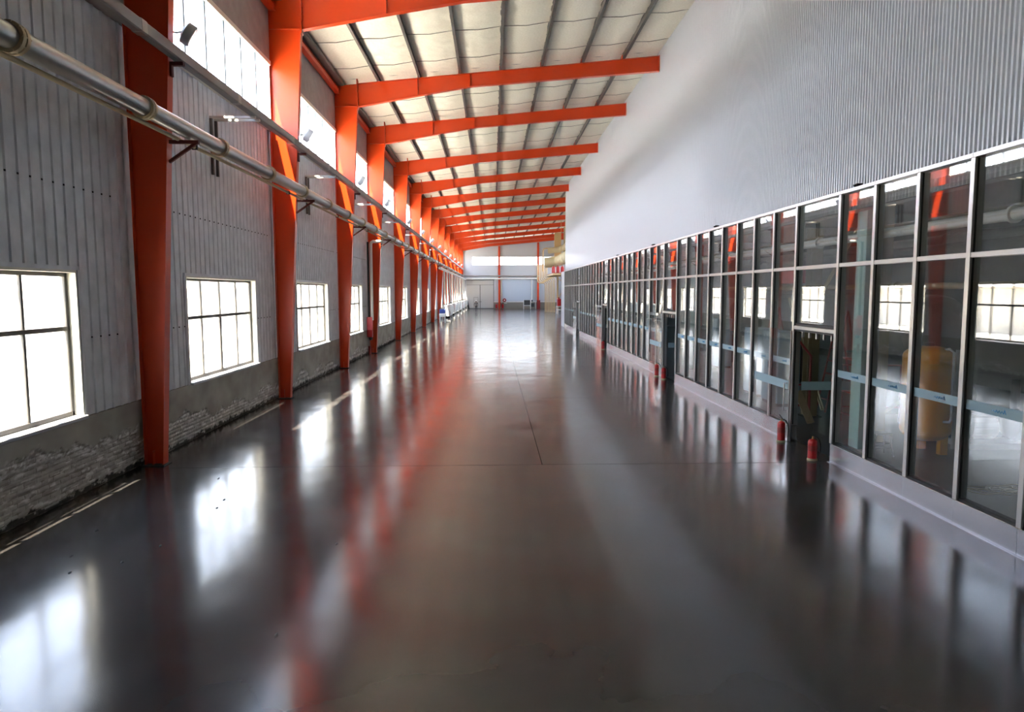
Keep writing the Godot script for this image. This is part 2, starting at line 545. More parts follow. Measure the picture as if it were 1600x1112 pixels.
func build_clerestory(k: int, near: float, far: float) -> void:
	var o := structure("window_%d" % (k + 21), "%s high strip window from the camera above the left wall pipes" % ORD[k - 2])
	var b := MB.new()
	b.cbox(Vector3(-6.295, 9.40, near), Vector3(-6.18, 9.53, far), 0.01)
	part(b, "head_trim", "trim_white", o)
	b = MB.new()
	b.box(Vector3(-6.45, 7.66, near), Vector3(-6.17, 7.74, far))
	part(b, "sill", "trim_white", o)
	for q in [near - 0.012, far + 0.012]:
		b = MB.new()
		b.box(Vector3(-6.30, 7.74, q - 0.012), Vector3(-6.225, 9.40, q + 0.012))
		part(b, "jamb", "trim_white", o)
	var cnt := maxi(1, roundi((near - far) / 1.03))
	var step := (near - far - 0.05) / cnt
	for i in cnt + 1:
		b = MB.new()
		var z := near - 0.025 - step * i
		if i > 0 and i < cnt:
			b.cbox(Vector3(-6.285, 7.74, z - 0.03), Vector3(-6.235, 9.40, z + 0.03), 0.005)
			part(b, "mullion", "clerestory_frame", o)
		if i < cnt:
			b = MB.new()
			b.box(Vector3(-6.263, 7.74, z - 0.03), Vector3(-6.257, 9.40, z - step + 0.03))
			part(b, "pane", "window_glass", o)

# ---------------------------------------------------------------- portal frames
func roof_y(x: float) -> float:      # top of the rafters
	return 11.22 + 0.0945 * (x + 6.03)

func flange_x(y: float) -> float:    # outer face of the tapering inner flange of a column
	return -5.94 + 0.0585 * y

func bolts(b: MB, x: float, dir: float, ys: Array, zc: float) -> void:
	for y in ys:
		for s in [-0.06, 0.06]:
			b.tube(Vector3(x, y, zc + s), Vector3(x + dir * 0.03, y, zc + s), 0.016, 6)

func build_frames() -> void:
	for k in COLZ.size():
		var z: float = COLZ[k]
		var zc := z - 0.1
		var o := thing("steel_column", "%s orange tapered steel column from the camera along the left wall" % ORD[k], "column", Vector3.ZERO, "orange portal frame columns")
		var b := MB.new()
		b.plate([Vector2(-6.25, 0.02), Vector2(-5.955, 0.02), Vector2(-5.345, 10.42), Vector2(-5.345, roof_y(-5.345)), Vector2(-6.25, roof_y(-6.25))], zc + 0.007, zc - 0.007)
		part(b, "web", "orange", o)
		b = MB.new()
		b.hexa([Vector3(-5.955, 0.02, z), Vector3(-5.940, 0.02, z), Vector3(-5.940, 0.02, z - 0.2), Vector3(-5.955, 0.02, z - 0.2), Vector3(-5.345, 10.42, z), Vector3(-5.330, 10.42, z), Vector3(-5.330, 10.42, z - 0.2), Vector3(-5.345, 10.42, z - 0.2)])
		part(b, "inner_flange", "orange", o)
		b = MB.new()
		b.box(Vector3(-6.265, 0.02, z), Vector3(-6.25, roof_y(-6.26), z - 0.2))
		part(b, "outer_flange", "orange", o)
		b = MB.new()
		b.box(Vector3(-6.25, 10.405, z), Vector3(-5.345, 10.425, z - 0.2))
		part(b, "knee_stiffener", "orange", o)
		b = MB.new()
		b.box(Vector3(-5.345, 10.30, z + 0.01), Vector3(-5.325, roof_y(-5.3) + 0.17, z - 0.21))
		bolts(b, -5.345, -1.0, [10.62, 10.82, 11.02, 11.2], zc)
		part(b, "end_plate", "orange", o)
		b = MB.new()
		b.box(Vector3(-6.3, 0.0, z + 0.05), Vector3(-5.9, 0.02, z - 0.25))
		part(b, "base_plate", "dark_steel", o)
		b = MB.new()
		b.plate([Vector2(-6.13, 0.02), Vector2(-6.115, 0.02), Vector2(-6.115, 0.26), Vector2(-6.13, 0.26)], zc, z)
		part(b, "base_rib", "orange", o)
		# arm for the big pipe and stub for the cable trunking
		b = MB.new()
		var fx := flange_x(5.7)
		b.bar(Vector3(fx, 5.70, zc), Vector3(-5.10, 5.70, zc), 0.06, 0.06)
		b.bar(Vector3(flange_x(5.38), 5.36, zc), Vector3(-5.12, 5.70, zc), 0.05, 0.05)
		part(b, "pipe_bracket", "bracket_red", o)
		b = MB.new()
		b.box(Vector3(flange_x(6.9), 6.98, zc - 0.04), Vector3(-5.30, 7.04, zc + 0.04))
		b.box(Vector3(flange_x(6.9) + 0.002, 6.80, zc - 0.04), Vector3(flange_x(6.9) + 0.04, 7.04, zc + 0.04))
		part(b, "trunking_bracket", "bracket_red", o)
		build_rafter(k, z)
	for k in COLZ.size() - 1:      # struts along the eaves
		var b := MB.new()
		b.bar(Vector3(-6.10, 10.98, COLZ[k] - 0.2), Vector3(-6.10, 10.98, COLZ[k + 1]), 0.12, 0.16)
		b.bar(Vector3(-6.10, 10.885, COLZ[k] - 0.2), Vector3(-6.10, 10.885, COLZ[k + 1]), 0.18, 0.014)
		b.bar(Vector3(-6.10, 11.075, COLZ[k] - 0.2), Vector3(-6.10, 11.075, COLZ[k + 1]), 0.18, 0.014)
		var o := part(b, "eave_strut", "orange", self)
		o.name = numbered("eave_strut")
		tag(o, "orange eave strut between the %s and %s columns from the camera" % [ORD[k], ORD[k + 1]], "strut", "orange eave struts")

func build_rafter(k: int, z: float) -> void:
	var zc := z - 0.1
	var xe := XU - 0.03 if z > UEND else XFAR - 0.03
	var o := thing("steel_rafter", "%s orange steel rafter from the camera under the roof" % ORD[k], "rafter", Vector3.ZERO, "orange portal frame rafters")
	var top := [Vector2(-5.305, roof_y(-5.305)), Vector2(xe, roof_y(xe))]
	var bot := [Vector2(-5.305, 10.41), Vector2(-2.93, 10.85), Vector2(-0.75, 11.22), Vector2(xe, roof_y(xe) - 0.57)]
	var b := MB.new()
	b.plate([bot[0], bot[1], bot[2], bot[3], top[1], top[0]], zc + 0.006, zc - 0.006)
	part(b, "web", "orange", o)
	b = MB.new()
	b.hexa([Vector3(top[0].x, top[0].y - 0.012, z), Vector3(top[1].x, top[1].y - 0.012, z), Vector3(top[1].x, top[1].y - 0.012, z - 0.2), Vector3(top[0].x, top[0].y - 0.012, z - 0.2), Vector3(top[0].x, top[0].y, z), Vector3(top[1].x, top[1].y, z), Vector3(top[1].x, top[1].y, z - 0.2), Vector3(top[0].x, top[0].y, z - 0.2)])
	part(b, "top_flange", "orange", o)
	b = MB.new()
	for j in 3:
		var a: Vector2 = bot[j]
		var d: Vector2 = bot[j + 1]
		b.hexa([Vector3(a.x, a.y - 0.014, z), Vector3(d.x, d.y - 0.014, z), Vector3(d.x, d.y - 0.014, z - 0.2), Vector3(a.x, a.y - 0.014, z - 0.2), Vector3(a.x, a.y, z), Vector3(d.x, d.y, z), Vector3(d.x, d.y, z - 0.2), Vector3(a.x, a.y, z - 0.2)])
	part(b, "bottom_flange", "orange", o)
	b = MB.new()
	b.box(Vector3(-5.323, 10.30, z + 0.01), Vector3(-5.303, roof_y(-5.3) + 0.17, z - 0.21))
	bolts(b, -5.303, 1.0, [10.62, 10.82, 11.02, 11.2], zc)
	part(b, "end_plate", "orange", o)
	for q in [[-2.95, 10.85], [-0.88, 11.2]]:
		b = MB.new()
		b.box(Vector3(q[0] - 0.012, q[1], z - 0.005), Vector3(q[0] + 0.012, roof_y(q[0]), z - 0.195))
		part(b, "splice_plate", "orange", o)
	b = MB.new()
	b.box(Vector3(xe - 0.02, roof_y(xe) - 0.6, z), Vector3(xe, roof_y(xe) + 0.02, z - 0.2))
	part(b, "end_cap", "orange", o)
	for x in purlin_x(xe > 8.0):
		if x < -5.0: continue
		b = MB.new()      # cleat between rafter and purlin
		b.box(Vector3(x - 0.06, roof_y(x) - 0.005, z - 0.02), Vector3(x - 0.045, roof_y(x) + 0.17, z - 0.18))
		part(b, "purlin_cleat", "orange", o)

# ---------------------------------------------------------------- roof
func purlin_x(wide: bool) -> Array:
	var r := [-5.98, -4.49, -2.88, -1.27, 0.35, 1.98, 3.6, 5.23]
	if wide: r.append_array([6.9, 8.5, 10.1, 11.7, 13.3])
	return r

func build_roof() -> void:
	var c := structure("ceiling", "sloping roof lined with white insulation foil")
	var d := MB.new()
	var x0 := -6.5
	var x1 := XFAR + 0.4
	d.hexa([Vector3(x0, roof_y(x0) + 0.32, NEAR + 0.3), Vector3(x1, roof_y(x1) + 0.32, NEAR + 0.3), Vector3(x1, roof_y(x1) + 0.32, END - 0.3), Vector3(x0, roof_y(x0) + 0.32, END - 0.3), Vector3(x0, roof_y(x0) + 0.45, NEAR + 0.3), Vector3(x1, roof_y(x1) + 0.45, NEAR + 0.3), Vector3(x1, roof_y(x1) + 0.45, END - 0.3), Vector3(x0, roof_y(x0) + 0.45, END - 0.3)])
	part(d, "roof_deck", "roof_deck", c)
	# one foil blanket per gap between purlins and per bay; its rolls run up the slope and belly a little
	var base := {}
	var edges := [NEAR]
	edges.append_array(COLZ)
	edges.append(END)
	for k in edges.size() - 1:
		var z0: float = edges[k]
		var z1: float = edges[k + 1]
		var px := purlin_x(z1 < UEND - 4.0)
		px.append(XFAR if z1 < UEND - 4.0 else XU + 0.1)
		for j in px.size() - 1:
			var w: float = px[j + 1] - px[j]
			var key := "%.2f_%d" % [w, (j * 3 + k) % 3]
			if not base.has(key): base[key] = foil(w, (j * 3 + k) % 3)
			var o := put(base[key], "insulation_foil", c, Vector3(px[j], roof_y(px[j]) + 0.2, z0))
			o.scale = Vector3(1, 1, z0 - z1)
	for k in edges.size() - 1:      # wires that carry the foil across the bays
		var xe := XFAR if edges[k + 1] < UEND - 4.0 else XU
		for q in [0.165, 0.5, 0.835]:
			var z: float = lerpf(edges[k], edges[k + 1], q)
			var b := MB.new()
			var px := purlin_x(edges[k + 1] < UEND - 4.0)
			px.append(xe)
			for j in px.size() - 1:
				var xm: float = (px[j] + px[j + 1]) / 2.0
				b.bar(Vector3(px[j], roof_y(px[j]) + 0.195, z), Vector3(xm, roof_y(xm) + 0.135, z), 0.02, 0.012)
				b.bar(Vector3(xm, roof_y(xm) + 0.135, z), Vector3(px[j + 1], roof_y(px[j + 1]) + 0.195, z), 0.02, 0.012)
			part(b, "foil_wire", "wire", c)
	for j in 13:
		var x: float = purlin_x(true)[j]
		var b := MB.new()
		var za := NEAR if j < 8 else UEND
		var y := roof_y(x)
		b.box(Vector3(x - 0.035, y + 0.002, za), Vector3(x - 0.028, y + 0.2, END))
		b.box(Vector3(x - 0.035, y + 0.002, za), Vector3(x + 0.06, y + 0.012, END))
		b.box(Vector3(x - 0.105 + 0.035, y + 0.19, za), Vector3(x + 0.035, y + 0.2, END))
		b.box(Vector3(x + 0.053, y + 0.002, za), Vector3(x + 0.06, y + 0.03, END))
		if j == 0: b.box(Vector3(x - 0.25, y - 0.02, za), Vector3(x + 0.12, y + 0.12, END))
		var o := part(b, "roof_purlin", "purlin", self)
		o.name = numbered("roof_purlin")
		tag(o, "%s grey steel purlin from the left wall running under the roof" % ORD[j], "purlin", "roof purlins")

func foil(w: float, variant: int) -> ArrayMesh:
	var b := MB.new()
	var nx := 8
	var nz := 36
	var rise := 0.0945 * w
	var f := FastNoiseLite.new()
	f.seed = 30 + variant; f.frequency = 1.3
	var hgt := func(u: float, t: float) -> float:
		var roll := fposmod(t * 6.0, 1.0)
		return rise * u - 0.035 * sin(PI * u) - 0.05 * sin(PI * roll) * sin(PI * u) - 0.02 * f.get_noise_2d(u * 2.0, t * 8.0)
	for i in nz + 1:
		for j in nx + 1:
			var u := float(j) / nx
			var t := float(i) / nz
			var du: float = (hgt.call(u + 0.01, t) - hgt.call(u - 0.01, t)) / (0.02 * w)
			var dt: float = (hgt.call(u, t + 0.003) - hgt.call(u, t - 0.003)) / (0.006 * 8.5)
			b.vert(Vector3(u * w, hgt.call(u, t), -t), Vector3(du, -1.0, -dt).normalized())
	for i in nz:
		for j in nx:
			var a := i * (nx + 1) + j
			b.ix.append_array(PackedInt32Array([a, a + 1, a + nx + 2, a, a + nx + 2, a + nx + 1]))
	return b.mesh(M["foil"])

# ---------------------------------------------------------------- right wall
func glazing_lines() -> Array:      # [z of near edge, z of far edge, is it a door]
	var r := []
	var span := func(a: float, b: float, cnt: int) -> void:
		for i in cnt: r.append([lerpf(a, b, float(i) / cnt), lerpf(a, b, float(i + 1) / cnt), false])
	span.call(-12.28 + 1.136 * 15, -12.28, 15)
	r.append([-12.28, -14.03, true])
	span.call(-14.03, -23.15, 8)
	r.append([-23.15, -24.92, true])
	span.call(-24.92, -37.2, 11)
	r.append([-37.2, -38.95, true])
	span.call(-38.95, -49.2, 9)
	r.append([-49.2, -50.95, true])
	span.call(-50.95, GEND, 8)
	return r

func print_mark(b: MB, x: float, y: float, z: float, s: float) -> void:      # small blue script-like print, too small to read
	var path := [[0.0, -0.2], [0.10, 0.5], [0.16, -0.2], [0.28, 0.25], [0.36, -0.2], [0.48, 0.28], [0.55, -0.2], [0.68, 0.25], [0.74, -0.2], [0.9, 0.15], [1.0, -0.1]]
	for k in path.size() - 1:
		b.bar(Vector3(x, y + path[k][1] * s, z - path[k][0] * s * 3.2), Vector3(x, y + path[k + 1][1] * s, z - path[k + 1][0] * s * 3.2), 0.002, s * 0.16, Vector3.RIGHT)

func build_wall_right() -> void:
	var w := structure("wall_right", "long glazed partition in aluminium frames on a stainless kerb")
	var lines := glazing_lines()
	var seen := {}
	for k in lines.size():
		var z0: float = lines[k][0]
		var z1: float = lines[k][1]
		var door: bool = lines[k][2]
		var b := MB.new()
		for e in [z0, z1]:
			if seen.has(snappedf(e, 0.01)): continue
			seen[snappedf(e, 0.01)] = true
			b = MB.new()
			b.cbox(Vector3(XG - 0.055, 0.0 if door else 0.336, e - 0.04), Vector3(XG - 0.03, 4.785, e + 0.04), 0.004)
			part(b, "mullion", "aluminium", w)
			b = MB.new()
			b.box(Vector3(XG - 0.03, 0.34, e - 0.027), Vector3(XG + 0.10, 4.78, e + 0.027))
			part(b, "mullion_body", "aluminium", w)
			b = MB.new()
			b.box(Vector3(XG - 0.012, 0.36, e - 0.036), Vector3(XG + 0.010, 4.78, e + 0.036))
			part(b, "gasket", "gasket", w)
		b = MB.new()
		b.cbox(Vector3(XG - 0.045, 3.52, z0 - 0.03), Vector3(XG + 0.09, 3.59, z1 + 0.03), 0.004)
		part(b, "transom", "aluminium", w)
		b = MB.new()
		b.cbox(Vector3(XG - 0.06, 4.785, z0 - 0.001), Vector3(XG + 0.55, 4.845, z1 + 0.001), 0.004)
		part(b, "top_rail", "aluminium", w)
		b = MB.new()
		b.box(Vector3(XG + 0.012, 3.59, z0 - 0.03), Vector3(XG + 0.020, 4.785, z1 + 0.03))
		b.box(Vector3(XG + 0.040, 3.59, z0 - 0.03), Vector3(XG + 0.048, 4.785, z1 + 0.03))
		part(b, "upper_pane", "partition_glass", w)
		if door:
			b = MB.new()
			b.box(Vector3(XG + 0.012, 2.45, z0 - 0.03), Vector3(XG + 0.020, 3.52, z1 + 0.03))
			b.box(Vector3(XG + 0.040, 2.45, z0 - 0.03), Vector3(XG + 0.048, 3.52, z1 + 0.03))
			part(b, "door_light_pane", "partition_glass", w)
			continue
		b = MB.new()
		b.box(Vector3(XG + 0.012, 0.36, z0 - 0.03), Vector3(XG + 0.020, 3.52, z1 + 0.03))
		b.box(Vector3(XG + 0.040, 0.36, z0 - 0.03), Vector3(XG + 0.048, 3.52, z1 + 0.03))
		part(b, "lower_pane", "partition_glass", w)
		b = MB.new()
		b.cbox(Vector3(XG - 0.06, 0.012, z0 - 0.002), Vector3(XG + 0.10, 0.335, z1 + 0.002), 0.006)
		part(b, "kerb_panel", "stainless", w)
		b = MB.new()
		b.box(Vector3(XG - 0.10, 0.0, z0), Vector3(XG - 0.05, 0.014, z1))
		part(b, "kerb_toe", "stainless", w)
		b = MB.new()
		b.box(Vector3(XG - 0.02, 0.335, z0 - 0.03), Vector3(XG + 0.08, 0.362, z1 + 0.03))
		part(b, "sill_bead", "gasket", w)
		b = MB.new()
		b.box(Vector3(XG + 0.0085, 1.56, z0 - 0.045), Vector3(XG + 0.0115, 1.69, z1 + 0.045))
		var s := part(b, "frosted_band", "frosted", w)
		if z1 > -30.0:
			b = MB.new()
			print_mark(b, XG + 0.007, 1.62, z0 - 0.38, 0.075)
			part(b, "blue_print", "blue_print", s)
	# corrugated wall above, standing half a metre behind the glazing line
	var u := structure("wall_right_upper", "tall pale blue white corrugated wall above the glazing")
	var b2 := MB.new()
	var z := NEAR
	while z > UEND + 12.0:
		var z9 := maxf(z - 11.5, UEND)
		if z9 < UEND + 13.0: z9 = UEND
		b2 = MB.new()
		ribbed(b2, z, z9, 4.6, 12.75, XU, 0.092, 0.026)
		part(b2, "corrugated_sheet", "white_sheet", u)
		z = z9
	b2 = MB.new()
	b2.box(Vector3(XU + 0.02, 4.6, NEAR), Vector3(XU + 0.3, 12.75, UEND))
	part(b2, "wall_core", "white_sheet", u)
	b2 = MB.new()
	b2.box(Vector3(XU - 0.015, 4.6, UEND), Vector3(XU + 0.32, 12.75, UEND - 0.02))
	part(b2, "end_trim", "white_sheet", u)
	for q in [-11.79, -19.26, -26.83, -34.5]:
		b2 = MB.new()
		b2.cbox(Vector3(6.13, 4.845, q - 0.045), Vector3(6.24, 4.905, q + 0.045), 0.01)
		b2.tube(Vector3(6.13, 4.875, q), Vector3(6.10, 4.868, q), 0.02, 10)
		var o := part(b2, "small_camera", "black", self)
		o.name = numbered("small_camera")
		tag(o, "%s small black camera from the viewer on top of the glazing frame" % ORD[[-11.79, -19.26, -26.83, -34.5].find(q)], "camera", "small cameras on the glazing")

func ribbed(b: MB, z0: float, z1: float, y0: float, y1: float, x: float, pitch: float, h: float) -> void:
	var cnt := int(round((z0 - z1) / pitch))
	var p := (z0 - z1) / cnt
	for k in cnt:
		var a := z0 - k * p
		for q in [[0.0, 0.0, 0.30, 0.0], [0.30, 0.0, 0.5, -h], [0.5, -h, 0.80, -h], [0.80, -h, 1.0, 0.0]]:
			var za: float = a - q[0] * p
			var zb: float = a - q[2] * p
			b.quad(Vector3(x + q[3], y0, zb), Vector3(x + q[1], y0, za), Vector3(x + q[1], y1, za), Vector3(x + q[3], y1, zb))

func build_doors_right() -> void:
	var spots := [[-12.28, -14.03], [-23.15, -24.92], [-37.2, -38.95], [-49.2, -50.95]]
	for k in 4:
		var z0: float = spots[k][0]
		var z1: float = spots[k][1]
		var o := structure("door_%d" % (k + 1), "%s glass doorway from the camera in the glazed partition" % ORD[k])
		var b := MB.new()
		b.cbox(Vector3(XG - 0.05, 2.33, z0 - 0.03), Vector3(XG + 0.12, 2.40, z1 + 0.03), 0.006)
		part(b, "header", "aluminium", o)
		b = MB.new()
		b.box(Vector3(XG - 0.02, 2.40, z0 - 0.03), Vector3(XG + 0.10, 2.45, z1 + 0.03))
		b.box(Vector3(XG - 0.02, 2.29, z0 - 0.03), Vector3(XG + 0.10, 2.33, z1 + 0.03))
		part(b, "track", "black", o)
		for i in 5:
			b = MB.new()
			b.box(Vector3(XG + 0.02, 2.18, z0 - 0.25 - i * 0.3), Vector3(XG + 0.06, 2.29, z0 - 0.29 - i * 0.3))
			part(b, "roller_hanger", "aluminium", o)
		# leaf in front of the fixed panes
		var leaf := Node3D.new()
		leaf.name = "sliding_leaf"
		o.add_child(leaf, true)
		b = MB.new()
		b.box(Vector3(XG - 0.078, 0.02, z1 - 0.02), Vector3(XG - 0.068, 2.30, z1 - 2.0))
		part(b, "pane", "partition_glass", leaf)
		b = MB.new()
		b.box(Vector3(XG - 0.082, 1.07, z1 - 0.06), Vector3(XG - 0.0785, 1.25, z1 - 1.98))
		part(b, "frosted_band", "frosted", leaf)
		b = MB.new()
		b.sweep([Vector3(XG - 0.09, 1.20, z1 - 0.10), Vector3(XG - 0.15, 1.20, z1 - 0.10), Vector3(XG - 0.15, 0.62, z1 - 0.10), Vector3(XG - 0.09, 0.62, z1 - 0.10)], 0.014, 10)
		part(b, "handle", "aluminium", leaf)
		b = MB.new()
		b.box(Vector3(XG - 0.10, 0.75, z1 - 1.93), Vector3(XG - 0.083, 1.5, z1 - 1.97))
		part(b, "edge_pull", "black", leaf)
		b = MB.new()
		b.box(Vector3(XG - 0.085, 0.012, z1 + 0.005), Vector3(XG - 0.062, 2.30, z1 - 0.02))
		part(b, "edge_rail", "aluminium", leaf)
		# leaf swung open into the plant room
		var sw := Node3D.new()
		sw.name = "swung_leaf"
		o.add_child(sw, true)
		b = MB.new()
		b.box(Vector3(XG + 0.13, 0.02, z1 + 0.048), Vector3(XG + 1.42, 2.26, z1 + 0.058))
		part(b, "pane", "partition_glass", sw)
		b = MB.new()
		b.box(Vector3(XG + 0.14, 1.07, z1 + 0.0585), Vector3(XG + 1.41, 1.25, z1 + 0.061))
		part(b, "frosted_band", "frosted", sw)

# ---------------------------------------------------------------- far end
func build_end_wall() -> void:
	var w := structure("wall_end", "pale sheeted end wall with a strip window")
	var pieces := [[-6.62, -4.79, 1.2, 12.9], [-4.79, 0.15, 5.22, 12.9], [0.15, 16.6, 1.2, 7.87]]
	for q in [[-6.62, -4.79, 1.2, 7.87], [-4.79, 0.15, 5.22, 7.87], [0.15, 16.6, 1.2, 7.87], [-6.62, -3.72, 7.87, 9.41], [12.2, 16.6, 7.87, 9.41], [-6.62, 16.6, 9.41, 13.6]]:
		var b := MB.new()
		b.box(Vector3(q[0], q[2], END), Vector3(q[1], q[3], END - 0.25))
		part(b, "sheet_panel", "end_sheet", w)
	var d := MB.new()
	d.box(Vector3(-6.62, 0, END), Vector3(-4.79, 1.2, END - 0.25))
	d.box(Vector3(0.15, 0, END), Vector3(16.6, 1.2, END - 0.25))
	part(d, "dado", "plaster", w)
	d = MB.new()
	d.box(Vector3(0.15, 1.18, END + 0.03), Vector3(14.6, 1.30, END))
	part(d, "dado_flashing", "white", w)
	d = MB.new()
	d.cbox(Vector3(1.7, 1.4, END + 0.05), Vector3(7.3, 5.25, END), 0.01)
	part(d, "smooth_panel", "end_panel", w)
	var win := structure("window_40", "long bright strip window high in the end wall")
	d = MB.new()
	for q in [[-3.72, 7.87, 12.2, 7.93], [-3.72, 9.35, 12.2, 9.41]]:
		d.box(Vector3(q[0], q[1], END + 0.01), Vector3(q[2], q[3], END - 0.2))
	part(d, "frame", "trim_white", win)
	for k in 10:
		d = MB.new()
		d.box(Vector3(-3.72 + 1.592 * k, 7.93, END - 0.12), Vector3(-3.72 + 1.592 * (k + 1) - 0.01, 9.35, END - 0.126))
		part(d, "pane", "dusty_glass", win)
	# big double door with a wicket
	var o := structure("door_20", "big grey double factory door with a wicket in the end wall")
	d = MB.new()
	d.box(Vector3(-4.79, 4.36, END + 0.02), Vector3(0.15, 5.22, END - 0.2))
	part(d, "header_panel", "door_grey", o)
	d = MB.new()
	d.box(Vector3(-4.85, 5.16, END + 0.10), Vector3(0.25, 5.26, END))
	d.box(Vector3(-4.79, 4.30, END + 0.04), Vector3(0.15, 4.36, END - 0.1))
	d.box(Vector3(-2.40, 0.1, END + 0.035), Vector3(-2.30, 4.30, END - 0.1))
	d.box(Vector3(0.09, 0.0, END + 0.04), Vector3(0.17, 5.22, END - 0.1))
	d.box(Vector3(-4.79, 0.0, END + 0.01), Vector3(0.09, 0.12, END - 0.1))
	part(d, "rails", "door_line", o)
	for q in [[-4.79, -2.40], [-2.30, 0.09]]:
		d = MB.new()
		d.cbox(Vector3(q[0], 0.12, END + 0.02), Vector3(q[1], 4.30, END - 0.08), 0.01)
		part(d, "leaf", "door_grey", o)
	d = MB.new()
	for q in [[-3.52, 0.15, -3.48, 2.1], [-2.74, 0.15, -2.70, 2.1], [-3.52, 2.06, -2.70, 2.1]]:
		d.box(Vector3(q[0], q[1], END + 0.04), Vector3(q[2], q[3], END + 0.02))
	part(d, "wicket_frame", "door_line", o)
	d = MB.new()
	d.cbox(Vector3(-3.48, 0.15, END + 0.03), Vector3(-2.74, 2.06, END + 0.018), 0.005)
	part(d, "wicket", "door_grey", o)
	d = MB.new()
	d.box(Vector3(-2.6, 1.25, END + 0.07), Vector3(-2.1, 1.33, END + 0.035))
	part(d, "latch", "door_line", o)
	# orange posts and rafter of the end frame
	for q in [[1.14, "left"], [8.2, "right"]]:
		var c := thing("end_post", "orange steel end-wall post standing to the %s of the smooth blue-grey panel" % q[1], "column", Vector3.ZERO, "end wall posts")
		var top := roof_y(q[0]) - 0.62
		d = MB.new()
		d.box(Vector3(q[0] - 0.16, 0, END + 0.42), Vector3(q[0] + 0.16, top, END + 0.40))
		part(d, "flange", "orange", c)
		d = MB.new()
		d.box(Vector3(q[0] - 0.16, 0, END + 0.075), Vector3(q[0] + 0.16, top, END + 0.06))
		part(d, "rear_flange", "orange", c)
		d = MB.new()
		d.box(Vector3(q[0] - 0.008, 0, END + 0.40), Vector3(q[0] + 0.008, top, END + 0.075))
		part(d, "web", "orange", c)
	var r := thing("end_rafter", "orange rafter lying against the top of the end wall", "rafter")
	d = MB.new()
	d.plate([Vector2(-6.15, 10.3), Vector2(-2.9, 10.85), Vector2(-0.75, 11.22), Vector2(14.5, roof_y(14.5) - 0.55), Vector2(14.5, roof_y(14.5)), Vector2(-6.15, roof_y(-6.15))], END + 0.30, END + 0.28)
	part(d, "web", "orange", r)
	d = MB.new()
	var bt := [Vector2(-6.15, 10.3), Vector2(-2.9, 10.85), Vector2(-0.75, 11.22), Vector2(14.5, roof_y(14.5) - 0.55)]
	for j in 3:
		d.bar(Vector3(bt[j].x, bt[j].y, END + 0.29), Vector3(bt[j + 1].x, bt[j + 1].y, END + 0.29), 0.22, 0.016)
	part(d, "bottom_flange", "orange", r)
	var cp := thing("corner_column", "orange corner column where the left wall meets the end wall", "column")
	d = MB.new()
	d.box(Vector3(-6.27, 0, END + 0.42), Vector3(-5.4, 10.4, END + 0.40))
	part(d, "web", "orange", cp)
	d = MB.new()
	d.box(Vector3(-5.4, 0, END + 0.5), Vector3(-5.38, 10.4, END + 0.30))
	part(d, "flange", "orange", cp)

# ---------------------------------------------------------------- closing walls
func build_shell() -> void:
	var w := structure("wall_near", "wall behind the camera")
	var b := MB.new()
	b.box(Vector3(-6.6, -0.2, NEAR), Vector3(16.6, 13.9, NEAR + 0.3))
	part(b, "sheet_panel", "plant_wall", w)
	w = structure("wall_plant_room", "dark walls of the plant room behind the glazing")
	b = MB.new()
	b.box(Vector3(16.0, -0.2, NEAR), Vector3(16.3, 5.3, -66.0))
	part(b, "back_wall", "plant_wall", w)
	b = MB.new()
	b.box(Vector3(XU, 0.0, -63.0), Vector3(16.0, 5.0, -63.3))
	part(b, "cross_wall", "plant_wall", w)
	b = MB.new()
	b.box(Vector3(XG + 0.02, 0.0, GEND - 0.02), Vector3(XG + 0.12, 4.85, -63.3))
	b.box(Vector3(XG + 0.02, 0.0, -63.0), Vector3(XU + 0.2, 4.85, -63.3))
	part(b, "end_pier", "end_sheet", w)
	for k in 12:      # pale boards lining the inside of the far panes
		b = MB.new()
		b.cbox(Vector3(6.50, 0.02, -43.5 - 1.35 * k), Vector3(6.54, 4.70, -44.83 - 1.35 * k), 0.004)
		if not (k >= 4 and k <= 5): part(b, "lining_board", "lining", w)
	var c := structure("ceiling_plant_room", "dark soffit of the plant room")
	b = MB.new()
	b.box(Vector3(XU + 0.02, 4.86, NEAR), Vector3(16.3, 5.1, -64.0))
	part(b, "slab", "plant_wall", c)
	w = structure("wall_far_right", "far right wall beyond the cream pipework")
	for q in [[-0.2, 6.6, -64.0, END - 0.2], [8.8, 13.6, -64.0, END - 0.2], [6.6, 8.8, -64.0, -68.0], [6.6, 8.8, -124.0, END - 0.2]]:
		b = MB.new()
		b.box(Vector3(XFAR, q[0], q[2]), Vector3(XFAR + 0.3, q[1], q[3]))
		part(b, "sheet_panel", "end_sheet", w)
	var win := structure("window_42", "tall window band in the far right wall lighting the pipework")
	for k in 28:
		b = MB.new()
		b.box(Vector3(XFAR + 0.14, 6.6, -68.0 - 2.0 * k), Vector3(XFAR + 0.146, 8.8, -69.94 - 2.0 * k))
		part(b, "pane", "window_glass", win)
		b = MB.new()
		b.box(Vector3(XFAR + 0.1, 6.6, -69.94 - 2.0 * k), Vector3(XFAR + 0.2, 8.8, -70.0 - 2.0 * k))
		part(b, "mullion", "clerestory_frame", win)
	b = MB.new()
	b.box(Vector3(XU + 0.3, 5.1, UEND + 0.6), Vector3(XFAR + 0.3, 13.6, UEND + 0.3))
	part(b, "return_wall", "end_sheet", w)

